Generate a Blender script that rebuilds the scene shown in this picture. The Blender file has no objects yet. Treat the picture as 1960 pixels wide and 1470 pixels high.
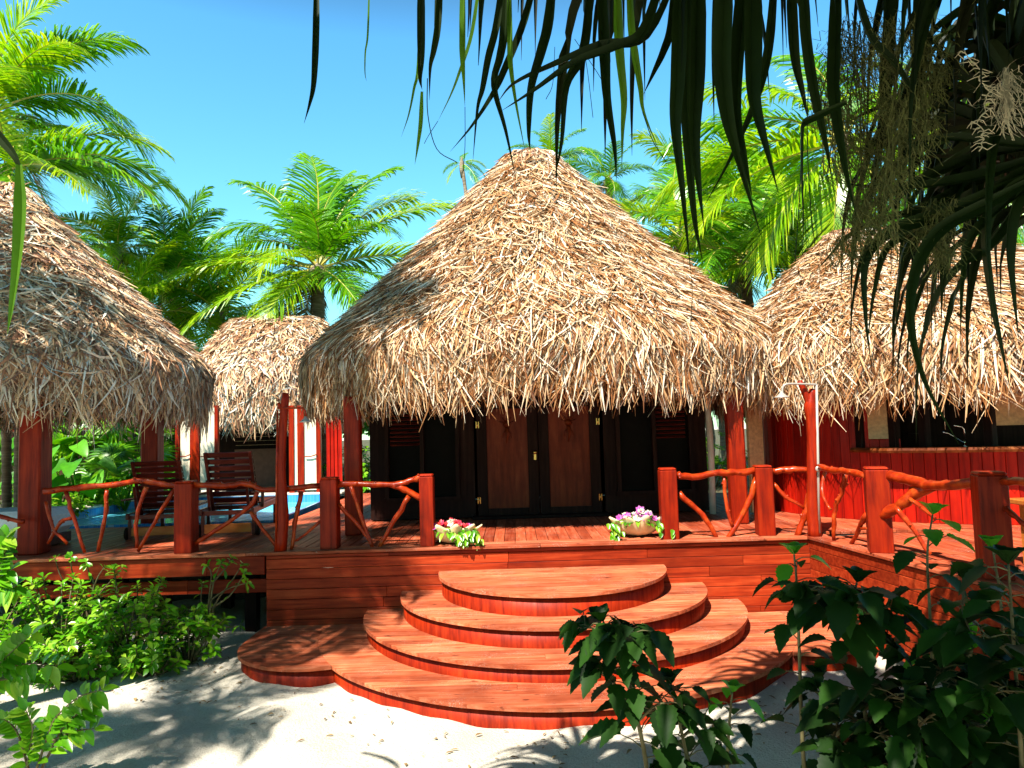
import bpy, math, random
import numpy as np
from mathutils import Vector, Matrix
PI = math.pi
rad = math.radians
S = bpy.context.scene
COL = S.collection
rng = np.random.default_rng(7)
random.seed(7)

# ------------------------------------------------------------------ camera model
F = 1340.0; TH = math.atan(90/1340); RO = rad(1.7); EZ = 2.61
GZ = 0.26          # sand
DK = 1.27          # deck level
DY = 8.35          # front edge of the deck
def ray(px, py):
    u = (px-980)/F; v = (735-py)/F
    u0 = u*math.cos(RO)+v*math.sin(RO); v0 = -u*math.sin(RO)+v*math.cos(RO)
    return (u0, math.cos(TH)-v0*math.sin(TH), math.sin(TH)+v0*math.cos(TH))
def at(px, py, Y):
    d = ray(px, py); t = Y/d[1]
    return Vector((d[0]*t, Y, EZ+d[2]*t))
def onz(px, py, z):
    d = ray(px, py); t = (z-EZ)/d[2]
    return Vector((d[0]*t, d[1]*t, z))

cam = bpy.data.cameras.new('camera'); co = bpy.data.objects.new('camera', cam); COL.objects.link(co)
cam.sensor_width = 36; cam.lens = F/1960*36; cam.clip_end = 3000; cam.clip_start = 0.05
Rv = Vector((1,0,0)); Uv = Vector((0,-math.sin(TH),math.cos(TH))); Fv = Vector((0,math.cos(TH),math.sin(TH)))
Rc = Rv*math.cos(RO)-Uv*math.sin(RO); Uc = Rv*math.sin(RO)+Uv*math.cos(RO)
m = Matrix.Identity(4)
for i in range(3):
    m[i][0] = Rc[i]; m[i][1] = Uc[i]; m[i][2] = -Fv[i]
m[2][3] = EZ
co.matrix_world = m
S.camera = co

# ------------------------------------------------------------------ light
EL = rad(55); AZL = rad(29)      # sun behind the camera, to its left
sdir = Vector((-math.sin(AZL)*math.cos(EL), -math.cos(AZL)*math.cos(EL), math.sin(EL)))
sl = bpy.data.lights.new('sun', 'SUN'); so = bpy.data.objects.new('sun', sl); COL.objects.link(so)
sl.energy = 5.0; sl.angle = rad(0.5); sl.color = (1.0, 0.94, 0.84)
so.rotation_euler = sdir.to_track_quat('Z', 'Y').to_euler()
so.location = (-20, -30, 40)
w = bpy.data.worlds.new('World'); S.world = w; w.use_nodes = True
nt = w.node_tree; bg = nt.nodes['Background']
sky = nt.nodes.new('ShaderNodeTexSky'); sky.sky_type = 'NISHITA'; sky.sun_disc = False
sky.sun_elevation = EL; sky.sun_rotation = math.atan2(sdir.x, sdir.y)
sky.air_density = 1.0; sky.dust_density = 0.3; sky.ozone_density = 1.0; sky.altitude = 0
mul = nt.nodes.new('ShaderNodeMixRGB'); mul.blend_type = 'MULTIPLY'; mul.inputs[0].default_value = 1.0
geo = nt.nodes.new('ShaderNodeTexCoord'); sep = nt.nodes.new('ShaderNodeSeparateXYZ'); rp = nt.nodes.new('ShaderNodeValToRGB')
nt.links.new(geo.outputs['Generated'], sep.inputs[0]); nt.links.new(sep.outputs[2], rp.inputs[0])
SK = [(0.0,(0.75,1.3,1.05)),(0.25,(0.74,1.5,1.30)),(0.5,(0.62,1.42,1.60)),(0.6,(0.36,0.5,0.55)),(0.75,(0.06,0.07,0.08))]
while len(rp.color_ramp.elements) < len(SK): rp.color_ramp.elements.new(.5)
for e_, (p_, c_) in zip(rp.color_ramp.elements, SK): e_.position = p_; e_.color = (*c_, 1)
nt.links.new(rp.outputs[0], mul.inputs[2])
nt.links.new(sky.outputs[0], mul.inputs[1]); nt.links.new(mul.outputs[0], bg.inputs[0])
bg.inputs[1].default_value = 0.095
S.view_settings.view_transform = 'Standard'; S.view_settings.look = 'None'
S.view_settings.exposure = 1.25; S.view_settings.gamma = 1
S.cycles.max_bounces = 6; S.cycles.transparent_max_bounces = 6
S.cycles.diffuse_bounces = 1

# ------------------------------------------------------------------ materials
def new_mat(name):
    mt = bpy.data.materials.new(name); mt.use_nodes = True
    t = mt.node_tree; return mt, t, t.nodes['Principled BSDF']
def node(t, typ, **kw):
    n = t.nodes.new(typ)
    for k, v in kw.items(): setattr(n, k, v)
    return n
def ramp(t, fac, stops):
    r = node(t, 'ShaderNodeValToRGB')
    el = r.color_ramp.elements
    while len(el) < len(stops): el.new(0.5)
    for e, (p, c) in zip(el, stops):
        e.position = p; e.color = (*c, 1)
    t.links.new(fac, r.inputs[0]); return r.outputs[0]
def coords(t, scale=(1,1,1), src='Object'):
    tc = node(t, 'ShaderNodeTexCoord'); mp = node(t, 'ShaderNodeMapping')
    mp.inputs['Scale'].default_value = scale
    t.links.new(tc.outputs[src], mp.inputs[0]); return mp.outputs[0]
def noise(t, vec, scale, detail=3, rough=0.55):
    n = node(t, 'ShaderNodeTexNoise'); n.inputs['Scale'].default_value = scale
    n.inputs['Detail'].default_value = detail; n.inputs['Roughness'].default_value = rough
    t.links.new(vec, n.inputs['Vector']); return n.outputs[0]
def mixc(t, fac, a, b, mode='MIX'):
    n = node(t, 'ShaderNodeMixRGB', blend_type=mode)
    for i, v in ((0, fac), (1, a), (2, b)):
        if isinstance(v, (int, float)): n.inputs[i].default_value = v
        elif isinstance(v, tuple): n.inputs[i].default_value = (*v, 1)
        else: t.links.new(v, n.inputs[i])
    return n.outputs[0]
def island(t):
    return node(t, 'ShaderNodeNewGeometry').outputs['Random Per Island']
def bump(t, h, p, strength=0.3, dist=0.01):
    b = node(t, 'ShaderNodeBump'); b.inputs['Strength'].default_value = strength; b.inputs['Distance'].default_value = dist
    t.links.new(h, b.inputs['Height']); t.links.new(b.outputs[0], p.inputs['Normal'])

def wood(name, dark, mid, light, grain=(1,14,14), rough=0.45, coat=0.0, bs=0.25, stain=0.45, spec=0.14, dust=False):
    mt, t, p = new_mat(name)
    isl = island(t)
    v = coords(t, grain)
    add = node(t, 'ShaderNodeVectorMath', operation='ADD')
    cmb = node(t, 'ShaderNodeMath', operation='MULTIPLY'); cmb.inputs[1].default_value = 37.0
    t.links.new(isl, cmb.inputs[0]); t.links.new(v, add.inputs[0]); t.links.new(cmb.outputs[0], add.inputs[1])
    g = noise(t, add.outputs[0], 1.6, 6, 0.62)
    c = ramp(t, g, [(0.28, dark), (0.5, mid), (0.72, light)])
    c2 = ramp(t, isl, [(0.0, (0.62,0.55,0.55)), (0.5, (0.95,0.95,0.95)), (1.0, (1.2,1.3,1.3))])
    c = mixc(t, 1.0, c, c2, 'MULTIPLY')
    big = noise(t, coords(t, (1,1,1)), 2.3, 5, 0.6)
    st = ramp(t, big, [(0.36, (0.5,0.42,0.42)), (0.56, (1,1,1))])
    c = mixc(t, stain, c, st, 'MULTIPLY')
    if dust:
        d1 = noise(t, coords(t), 130, 2, 0.6); d2 = noise(t, coords(t), 3.1, 4, 0.6)
        mk = mixc(t, 1.0, ramp(t, d1, [(0.60, (0,0,0)), (0.68, (1,1,1))]), ramp(t, d2, [(0.48, (0,0,0)), (0.68, (1,1,1))]), 'MULTIPLY')
        c = mixc(t, mk, c, (0.62,0.56,0.46))
        kn = noise(t, coords(t, (3,9,9)), 2.2, 2, 0.4)
        c = mixc(t, 1.0, c, ramp(t, kn, [(0.26, (0.35,0.28,0.28)), (0.33, (1,1,1))]), 'MULTIPLY')
    t.links.new(c, p.inputs['Base Color'])
    rr = ramp(t, g, [(0.3, (rough+.12,)*3), (0.7, (rough-.05,)*3)])
    t.links.new(rr, p.inputs['Roughness'])
    p.inputs['Specular IOR Level'].default_value = spec
    if coat: p.inputs['Coat Weight'].default_value = coat; p.inputs['Coat Roughness'].default_value = 0.18
    bump(t, g, p, bs, 0.006)
    return mt
def leafm(name, cols, trans=0.35, rough=0.4, tcol=None, spec=0.5):
    mt, t, p = new_mat(name)
    isl = island(t)
    k = len(cols)
    c = ramp(t, isl, [(i/max(1,k-1), q) for i, q in enumerate(cols)])
    nz = noise(t, coords(t, (1,1,1)), 9, 3)
    c = mixc(t, 0.5, c, ramp(t, nz, [(0.3, (0.6,0.65,0.6)), (0.7, (1.25,1.2,1.1))]), 'MULTIPLY')
    t.links.new(c, p.inputs['Base Color']); p.inputs['Roughness'].default_value = rough
    p.inputs['Specular IOR Level'].default_value = spec
    tr = node(t, 'ShaderNodeBsdfTranslucent')
    tc = mixc(t, 1.0, c, tcol or (1.3, 1.5, 0.5), 'MULTIPLY')
    t.links.new(tc, tr.inputs[0])
    mx = node(t, 'ShaderNodeMixShader'); mx.inputs[0].default_value = trans
    out = t.nodes['Material Output']
    t.links.new(p.outputs[0], mx.inputs[1]); t.links.new(tr.outputs[0], mx.inputs[2]); t.links.new(mx.outputs[0], out.inputs[0])
    return mt
def plain(name, col, rough=0.5, metal=0.0, nscale=8, var=0.25, bs=0.0, spec=0.5):
    mt, t, p = new_mat(name)
    nz = noise(t, coords(t), nscale, 5)
    c = mixc(t, 1.0, col, ramp(t, nz, [(0.3, (1-var,)*3), (0.7, (1+var*.6,)*3)]), 'MULTIPLY')
    t.links.new(c, p.inputs['Base Color']); p.inputs['Roughness'].default_value = rough; p.inputs['Metallic'].default_value = metal
    p.inputs['Specular IOR Level'].default_value = spec
    if bs: bump(t, nz, p, bs, 0.02)
    return mt

M = {}
RD, RM, RL = (0.14,0.006,0.001), (0.30,0.015,0.0018), (0.42,0.032,0.004)
M['post'] = wood('red_stained_timber', RD, RM, RL, (16,16,1.2), 0.42, 0.06)
M['branch'] = wood('varnished_branch', (0.18,0.010,0.002), (0.38,0.028,0.003), (0.56,0.085,0.012), (6,6,6), 0.3, 0.22, 0.4)
M['tread'] = wood('worn_red_decking', (0.33,0.048,0.014), (0.53,0.128,0.052), (0.69,0.24,0.125), (1.0,15,15), 0.5, 0, 0.3, 0.6, dust=True)
M['board_y'] = wood('worn_red_deck_board', (0.27,0.032,0.009), (0.43,0.080,0.031), (0.58,0.15,0.075), (15,1.0,15), 0.45, 0, 0.3, 0.6, dust=True)
M['riser'] = wood('red_riser_board', (0.16,0.008,0.001), (0.36,0.023,0.003), (0.48,0.045,0.008), (14,14,2.0), 0.45, 0.0, 0.25, 0.55)
M['clad'] = wood('red_cladding_board', (0.16,0.011,0.003), (0.33,0.032,0.007), (0.46,0.065,0.018), (1.0,16,16), 0.45, 0.0, 0.25, 0.5)
M['plank_v'] = wood('red_wall_plank', (0.20,0.003,0.001), (0.40,0.008,0.002), (0.50,0.016,0.004), (16,16,0.9), 0.42, 0.04, 0.3, 0.4)
M['darkwood'] = wood('dark_brown_timber', (0.008,0.0025,0.0018), (0.016,0.005,0.003), (0.026,0.009,0.005), (14,14,1.0), 0.6, 0, spec=0.12)
M['doorpanel'] = wood('orange_brown_door_panel', (0.08,0.011,0.002), (0.14,0.020,0.003), (0.20,0.038,0.006), (8,8,1.2), 0.5, 0, spec=.2)
M['lounger'] = wood('dark_red_lounger_timber', (0.05,0.006,0.004), (0.10,0.012,0.007), (0.17,0.024,0.013), (2,10,10), 0.35, 0.3)
M['bench'] = wood('orange_bench_timber', (0.5,0.12,0.02), (0.62,0.18,0.03), (0.7,0.25,0.05), (2,10,10), 0.35, 0.3)
M['counter'] = wood('polished_counter_slab', (0.05,0.008,0.003), (0.15,0.032,0.008), (0.32,0.11,0.03), (3,3,3), 0.5, 0, 0.3, spec=.05)
M['trunk'] = wood('palm_bark', (0.10,0.07,0.045), (0.22,0.16,0.11), (0.36,0.28,0.2), (2,2,14), 0.8, 0, 0.6)
M['stem'] = wood('plant_stem', (0.06,0.05,0.02), (0.13,0.11,0.05), (0.22,0.18,0.09), (6,6,6), 0.6)
M['white'] = plain('white_plaster_panel', (0.85,0.74,0.54), 0.6, 0, 3, 0.08)
M['mattress'] = plain('white_canvas', (0.78,0.78,0.80), 0.8, 0, 14, 0.1, 0.2)
M['tan'] = plain('tan_woven_panel', (0.55,0.36,0.17), 0.7, 0, 22, 0.3, 0.3)
M['metal'] = plain('chrome', (0.8,0.8,0.78), 0.15, 1.0, 5, 0.05)
M['pipe'] = plain('pale_pipe', (0.42,0.38,0.33), 0.35, 0.2, 5, 0.1)
M['brass'] = plain('brass', (0.5,0.3,0.09), 0.25, 1.0, 5, 0.05)
M['coping'] = plain('pale_stone_coping', (0.62,0.55,0.46), 0.6, 0, 6, 0.2, 0.1)
M['darkvoid'] = plain('dark_earth', (0.03,0.022,0.015), 0.95, 0, 3, 0.3, 0.4)  # near-black tone standing in for the shade under the deck
M['fence'] = wood('dark_fence_board', (0.03,0.012,0.008), (0.06,0.022,0.014), (0.1,0.04,0.025), (14,14,1), 0.6)

def thatchm(name, stops, und=False):
    mt, t, p = new_mat(name)
    c = ramp(t, island(t), stops)
    nz = noise(t, coords(t), 5.0, 4)
    c = mixc(t, 0.6, c, ramp(t, nz, [(0.3, (0.62,0.55,0.5)), (0.65, (1.1,1.08,1.05))]), 'MULTIPLY')
    t.links.new(c, p.inputs['Base Color']); p.inputs['Roughness'].default_value = 0.55
    p.inputs['Specular IOR Level'].default_value = 0.35
    if und: bump(t, noise(t, coords(t, (1,1,1)), 40, 4), p, 0.8, 0.03)
    return mt
TST = [(0, (0.11,0.034,0.007)), (0.28, (0.34,0.13,0.034)), (0.45, (0.55,0.30,0.125)), (0.7, (0.72,0.50,0.285)), (1, (0.87,0.78,0.63))]
M['thatch'] = thatchm('pandanus_thatch', TST)
M['thatch_pale'] = thatchm('pale_pandanus_thatch', [(p, tuple(min(.86, x*1.12+.06) for x in c)) for p, c in TST])
M['thatch_under'] = thatchm('thatch_underlay', [(0, (0.12,0.033,0.006)), (1, (0.20,0.062,0.012))], True)

PALM = [(0.03,0.13,0.004), (0.07,0.25,0.005), (0.13,0.36,0.006), (0.25,0.46,0.010)]
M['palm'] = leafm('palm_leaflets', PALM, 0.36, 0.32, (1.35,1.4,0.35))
M['palm_y'] = leafm('sunny_palm_leaflets', [(0.10,0.28,0.004), (0.20,0.42,0.006), (0.34,0.52,0.008), (0.48,0.55,0.015)], 0.4, 0.3, (1.3,1.3,0.35))  # yellower leaflet tone mixed among the green fronds
M['palm_dead'] = leafm('dry_brown_palm_leaflets', [(0.14,0.08,0.03), (0.26,0.16,0.06), (0.38,0.26,0.10)], 0.25, .6, (1,1,1))
M['rachis'] = plain('palm_rachis', (0.42,0.36,0.06), 0.4, 0, 6, 0.2)
M['pandan'] = leafm('dark_pandanus_leaves', [(0.004,0.009,0.003), (0.007,0.016,0.003), (0.012,0.026,0.004), (0.012,0.011,0.004)], 0.06, 0.55, (1.6,2.4,0.5), .15)  # canopy shade painted into a near-black leaf colour
M['pandan_lit'] = leafm('green_pandanus_leaves', [(0.05,0.14,0.015), (0.09,0.22,0.02), (0.14,0.26,0.03)], 0.4, 0.35)  # lit copy of the pandanus leaf, brightness put into the colour
M['shrub'] = leafm('beach_shrub_leaves', [(0.04,0.17,0.005), (0.09,0.31,0.007), (0.17,0.42,0.012), (0.34,0.50,0.04)], 0.3, 0.28)
M['bigleaf'] = leafm('broad_garden_leaves', [(0.03,0.15,0.006), (0.06,0.28,0.012), (0.12,0.40,0.02)], 0.35, 0.3)
M['fore'] = leafm('dark_serrated_leaves', [(0.006,0.018,0.004), (0.010,0.030,0.005), (0.018,0.055,0.006)], 0.13, 0.5, (1.5,2.6,0.4), .12)  # overhead shade painted into the leaf colour
M['fore_lit'] = leafm('green_serrated_leaves', [(0.05,0.22,0.012), (0.09,0.34,0.015)], 0.35, 0.34)  # sunlit copy of the serrated leaf, light put into the colour
M['treeleaf'] = leafm('tree_leaves', [(0.05,0.11,0.01), (0.14,0.22,0.015), (0.30,0.34,0.02), (0.45,0.42,0.04)], 0.4, 0.4)
M['moss'] = plain('hanging_moss_fibre', (0.09,0.10,0.018), 0.8, 0, 8, 0.4)
M['moss_pale'] = plain('pale_root_fibre', (0.55,0.48,0.3), 0.7, 0, 8, 0.3)
M['shell'] = plain('clam_shell', (0.80,0.62,0.36), 0.35, 0, 10, 0.15, 0.15)
M['redflower'] = leafm('red_petals', [(0.6,0.015,0.02), (0.7,0.05,0.03), (0.75,0.02,0.09)], 0.3, 0.5, (1,1,1))
M['pinkflower'] = leafm('magenta_petals', [(0.5,0.03,0.36), (0.62,0.08,0.5), (0.7,0.2,0.6)], 0.35, 0.5, (1,1,1))
M['whiteflower'] = leafm('white_petals', [(0.8,0.75,0.5), (0.85,0.82,0.7)], 0.3, 0.5, (1,1,1))

def mk_sand():
    mt, t, p = new_mat('white_coral_sand')
    v = coords(t)
    n1 = noise(t, v, 1.2, 6, 0.6); n2 = noise(t, v, 55, 3, 0.7); n3 = noise(t, v, 9, 5, 0.65)
    c = ramp(t, n1, [(0.3, (0.52,0.47,0.37)), (0.6, (0.66,0.61,0.51))])
    c = mixc(t, 0.6, c, ramp(t, n2, [(0.28, (0.55,0.5,0.42)), (0.5, (1,1,1))]), 'MULTIPLY')
    deb = ramp(t, n3, [(0.66, (1,1,1)), (0.74, (0.5,0.38,0.25))])
    c = mixc(t, 0.8, c, deb, 'MULTIPLY')
    t.links.new(c, p.inputs['Base Color']); p.inputs['Roughness'].default_value = 0.9
    p.inputs['Specular IOR Level'].default_value = 0.2
    h = mixc(t, 0.35, mixc(t, .5, n3, noise(t, v, 4.2, 3, .5)), n2); bump(t, h, p, 0.9, 0.06)
    return mt
M['sand'] = mk_sand()
def mk_water():
    mt, t, p = new_mat('pool_water')
    v = coords(t); n = noise(t, v, 2.2, 3)
    c = ramp(t, n, [(0.3, (0.08,0.62,0.88)), (0.7, (0.24,0.84,0.94))])
    t.links.new(c, p.inputs['Base Color']); p.inputs['Roughness'].default_value = 0.08
    bump(t, noise(t, v, 6, 3), p, 0.25, 0.03); return mt
M['water'] = mk_water()
def mk_tile():
    mt, t, p = new_mat('blue_pool_tiles')
    br = node(t, 'ShaderNodeTexBrick'); br.offset = 0
    br.inputs['Scale'].default_value = 14; br.inputs['Brick Width'].default_value = 1; br.inputs['Row Height'].default_value = 1
    br.inputs['Color1'].default_value = (0.03,0.2,0.55,1); br.inputs['Color2'].default_value = (0.05,0.3,0.65,1); br.inputs['Mortar'].default_value = (0.3,0.45,0.6,1)
    t.links.new(coords(t), br.inputs['Vector']); t.links.new(br.outputs[0], p.inputs['Base Color']); p.inputs['Roughness'].default_value = 0.2
    return mt
M['tile'] = mk_tile()
def mk_soil():
    mt, t, p = new_mat('garden_soil')
    n = noise(t, coords(t), 3, 6, 0.7)
    c = ramp(t, n, [(0.35, (0.03,0.04,0.012)), (0.5, (0.08,0.06,0.03)), (0.65, (0.05,0.10,0.02))])
    t.links.new(c, p.inputs['Base Color']); p.inputs['Roughness'].default_value = 0.95; bump(t, n, p, 0.8, 0.08); return mt
M['soil'] = mk_soil()

# ------------------------------------------------------------------ object helpers
ORG = {}
def finish(o, parent=None, label=None, cat=None, group=None, kind=None):
    COL.objects.link(o)
    if parent is not None: o.parent = parent
    ORG[o.name] = ORG.get(parent.name, Vector()) if parent is not None else o.location.copy()
    if label: o['label'] = label
    if cat: o['category'] = cat
    if group: o['group'] = group
    if kind: o['kind'] = kind
    return o
def thing(name, loc, label, cat, group=None, kind=None):
    o = bpy.data.objects.new(name, None); o.location = loc; o.empty_display_size = 0.2
    return finish(o, None, label, cat, group, kind)
def np_mesh(name, V, Q, mats, midx=None, smooth=False, tris=None):
    V = np.asarray(V, dtype=np.float32).reshape(-1, 3); Q = np.asarray(Q, dtype=np.int32).reshape(-1, 4)
    me = bpy.data.meshes.new(name)
    me.vertices.add(len(V)); me.vertices.foreach_set('co', V.ravel())
    me.loops.add(Q.size); me.loops.foreach_set('vertex_index', Q.ravel())
    me.polygons.add(len(Q)); me.polygons.foreach_set('loop_start', np.arange(0, Q.size, 4, dtype=np.int32))
    me.polygons.foreach_set('loop_total', np.full(len(Q), 4, dtype=np.int32))
    for x in (mats if isinstance(mats, (list, tuple)) else [mats]): me.materials.append(x)
    if midx is not None: me.polygons.foreach_set('material_index', np.asarray(midx, dtype=np.int32))
    if smooth: me.polygons.foreach_set('use_smooth', np.ones(len(Q), dtype=bool))
    me.update(calc_edges=True); me.validate(); return me
def np_obj(name, V, Q, mats, parent=None, midx=None, smooth=False, **kw):
    V = np.asarray(V, dtype=np.float64).reshape(-1, 3)
    if parent is not None:
        V = V - np.array(ORG.get(parent.name, Vector()))
        return finish(bpy.data.objects.new(name, np_mesh(name, V, Q, mats, midx, smooth)), parent, **kw)
    base = np.array([(V[:,0].min()+V[:,0].max())/2, (V[:,1].min()+V[:,1].max())/2, V[:,2].min()])
    o = bpy.data.objects.new(name, np_mesh(name, V-base, Q, mats, midx, smooth)); o.location = base
    return finish(o, None, **kw)

class MB:
    def __init__(s): s.v = []; s.f = []; s.sm = []
    def add(s, vs, fs, smooth=False):
        k = len(s.v); s.v += [tuple(x) for x in vs]
        s.f += [tuple(i+k for i in f) for f in fs]; s.sm += [smooth]*len(fs)
        return s
    def box(s, c, d, rot=None, bev=0.0):
        hx, hy, hz = d[0]/2, d[1]/2, d[2]/2
        b = min(bev, hx*.9, hy*.9, hz*.9)
        c = Vector(c)
        if b <= 0:
            vs = [Vector((x,y,z)) for z in (-hz,hz) for y in (-hy,hy) for x in (-hx,hx)]
            fs = [(0,2,3,1),(4,5,7,6),(0,1,5,4),(2,6,7,3),(0,4,6,2),(1,3,7,5)]
        else:
            vs = []; idx = {}
            for sx in (-1,1):
                for sy in (-1,1):
                    for sz in (-1,1):
                        for ax in range(3):
                            q = [sx*(hx-b), sy*(hy-b), sz*(hz-b)]; q[ax] = (sx*hx, sy*hy, sz*hz)[ax]
                            idx[(sx,sy,sz,ax)] = len(vs); vs.append(Vector(q))
            fs = []
            for ax in range(3):
                o1, o2 = [a for a in range(3) if a != ax]
                for sg in (-1,1):
                    L = []
                    for p, q in ((-1,-1),(1,-1),(1,1),(-1,1)):
                        k = [0,0,0]; k[ax] = sg; k[o1] = p; k[o2] = q; L.append(idx[(*k, ax)])
                    flip = (sg > 0) != (ax != 1)
                    fs.append(tuple(reversed(L)) if flip else tuple(L))
            for ax in range(3):
                o1, o2 = [a for a in range(3) if a != ax]
                for p in (-1,1):
                    for q in (-1,1):
                        L = []
                        for sg, fa in ((-1,o1),(1,o1),(1,o2),(-1,o2)):
                            k = [0,0,0]; k[ax] = sg; k[o1] = p; k[o2] = q; L.append(idx[(*k, fa)])
                        fs.append(tuple(L))
            for sx in (-1,1):
                for sy in (-1,1):
                    for sz in (-1,1): fs.append(tuple(idx[(sx,sy,sz,a)] for a in range(3)))
        if rot is not None: vs = [rot @ x for x in vs]
        return s.add([x+c for x in vs], fs)
    def bar(s, a, b, wd, ht, bev=0.0, up=Vector((0,0,1))):
        a = Vector(a); b = Vector(b); d = (b-a); L = d.length; d.normalize()
        sd = d.cross(up)
        if sd.length < 1e-4: sd = Vector((1,0,0))
        sd.normalize(); u = sd.cross(d)
        rot = Matrix((d, sd, u)).transposed()
        return s.box((a+b)/2, (L, wd, ht), rot, bev)
    def tube(s, pts, rads, n=8, smooth=True, jit=0.0):
        pts = [Vector(p) for p in pts]; vs = []; fs = []
        if not isinstance(rads, (list, tuple)): rads = [rads]*len(pts)
        ref = None
        for i, p in enumerate(pts):
            d = (pts[min(i+1, len(pts)-1)]-pts[max(i-1, 0)]).normalized()
            if ref is None:
                ref = d.cross(Vector((0.3,0.2,1)))
                if ref.length < 1e-3: ref = d.cross(Vector((1,0,0)))
            ref = (ref - d*ref.dot(d)).normalized(); b = d.cross(ref)
            for k in range(n):
                a = 2*PI*k/n; r = rads[i]*(1+random.uniform(-jit, jit))
                vs.append(p+(ref*math.cos(a)+b*math.sin(a))*r)
        for i in range(len(pts)-1):
            for k in range(n):
                fs.append((i*n+k, i*n+(k+1)%n, (i+1)*n+(k+1)%n, (i+1)*n+k))
        fs.append(tuple(range(n-1,-1,-1))); fs.append(tuple((len(pts)-1)*n+k for k in range(n)))
        return s.add(vs, fs, smooth)
    def prism(s, poly, z0, z1):
        n = len(poly)
        vs = [(x,y,z0) for x,y in poly]+[(x,y,z1) for x,y in poly]
        fs = [tuple(range(n-1,-1,-1)), tuple(range(n,2*n))]+[(i,(i+1)%n,n+(i+1)%n,n+i) for i in range(n)]
        return s.add(vs, fs)
    def lathe(s, c, prof, n=24, axis='Z'):
        vs = []; fs = []; c = Vector(c)
        for r, z in prof:
            for k in range(n):
                a = 2*PI*k/n; q = Vector((r*math.cos(a), r*math.sin(a), z))
                if axis == 'X': q = Vector((q.z, q.x, q.y))
                if axis == 'Y': q = Vector((q.x, q.z, q.y))
                vs.append(c+q)
        for i in range(len(prof)-1):
            for k in range(n): fs.append((i*n+k, i*n+(k+1)%n, (i+1)*n+(k+1)%n, (i+1)*n+k))
        fs.append(tuple(range(n-1,-1,-1))); fs.append(tuple((len(prof)-1)*n+k for k in range(n)))
        return s.add(vs, fs, True)
    def build(s, name, mat, parent=None, **kw):
        org = ORG.get(parent.name, Vector()) if parent is not None else None
        loc = None
        if parent is None:
            xs = [v[0] for v in s.v]; ys = [v[1] for v in s.v]; zs = [v[2] for v in s.v]
            loc = Vector(((min(xs)+max(xs))/2, (min(ys)+max(ys))/2, min(zs))); org = loc
        me = bpy.data.meshes.new(name)
        me.from_pydata([(x-org[0], y-org[1], z-org[2]) for x,y,z in s.v], [], s.f)
        me.polygons.foreach_set('use_smooth', s.sm); me.materials.append(mat); me.update()
        o = bpy.data.objects.new(name, me)
        if loc is not None: o.location = loc
        return finish(o, parent, **kw)

def crom(pts, n=6):
    """smooth curve through points"""
    P = [Vector(p) for p in pts]
    if len(P) < 3: return [P[0].lerp(P[-1], i/n) for i in range(n+1)]
    P = [P[0]*2-P[1]]+P+[P[-1]*2-P[-2]]; out = []
    for i in range(1, len(P)-2):
        for k in range(n):
            t = k/n; a, b, c, d = P[i-1:i+3]
            out.append(0.5*((2*b)+(c-a)*t+(2*a-5*b+4*c-d)*t*t+(3*b-a-3*c+d)*t**3))
    out.append(P[-2]); return out
def ribbon(mb, pts, wid, face, fold=0.5, n=5, tip=True, base=0.6):
    """strap leaf: V-folded tapering ribbon through pts"""
    C = crom(pts, n); k = len(C); vs = []; fs = []
    for i, p in enumerate(C):
        t = i/(k-1)
        d = (C[min(i+1,k-1)]-C[max(i-1,0)]).normalized()
        f = Vector(face); s = d.cross(f)
        if s.length < 1e-4: s = d.cross(Vector((1,0,0)))
        s.normalize(); nn = s.cross(d).normalized()
        ww = wid*(base+(1-base)*min(1,t*5)) * (1.0 if t < .35 else max(0.03, 1-((t-.35)/.65)**1.35))*0.5
        vs += [p-s*ww+nn*ww*fold, p-nn*ww*fold, p+s*ww+nn*ww*fold]
    for i in range(k-1):
        a = i*3; fs += [(a,a+1,a+4,a+3),(a+1,a+2,a+5,a+4)]
    mb.add(vs, fs, False)
def px_ribbon(mb, pix, Y, wpx, dY=0.0, yaw=None, **kw):
    if pix[0][1] < 130 and 100 < pix[0][0] < 1900: pix = [(pix[0][0]+(pix[0][0]-pix[1][0])*.8, -90)]+list(pix)
    pts = [at(x, y, Y+dY*i/(len(pix)-1)) for i, (x, y) in enumerate(pix)]
    a = random.uniform(-.7,.7) if yaw is None else yaw
    ribbon(mb, pts, (wpx if wpx < 20 else 20+(wpx-20)*.42)/F*Y*1.0, Vector((math.sin(a), -math.cos(a), random.uniform(-.1,.3))), **kw)

def proj(P):
    d = Vector(P)-Vector((0,0,EZ)); u = d.dot(Rc); v = d.dot(Uc); wz = d.dot(Fv)
    return (980+F*u/wz, 735-F*v/wz)

# ------------------------------------------------------------------ ground, deck, pool (setting)
def grid_obj(name, x0, x1, y0, y1, nx, ny, zf, mat, **kw):
    xs = np.linspace(x0, x1, nx); ys = np.linspace(y0, y1, ny); X, Y = np.meshgrid(xs, ys)
    V = np.stack([X, Y, zf(X, Y)], -1).reshape(-1, 3)
    i = np.arange(nx-1)[None,:]+np.arange(ny-1)[:,None]*nx
    Q = np.stack([i, i+1, i+nx+1, i+nx], -1).reshape(-1, 4)
    return np_obj(name, V, Q, mat, smooth=True, **kw)
def sandz(X, Y):
    h = 0.012*np.sin(X*2.1+1)*np.sin(Y*1.7)+0.014*np.sin(X*5.3+Y*3.1)+0.008*np.sin(X*9.7-Y*8.3)
    return GZ-0.02+h
grid_obj('sand_ground', -14, 14, -8, 15.5, 260, 220, sandz, M['sand'], kind='structure')
MB().prism([(-900,-900),(900,-900),(900,900),(-900,900)], GZ-0.6, GZ-0.09).build('ground', M['sand'], kind='structure')
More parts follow.
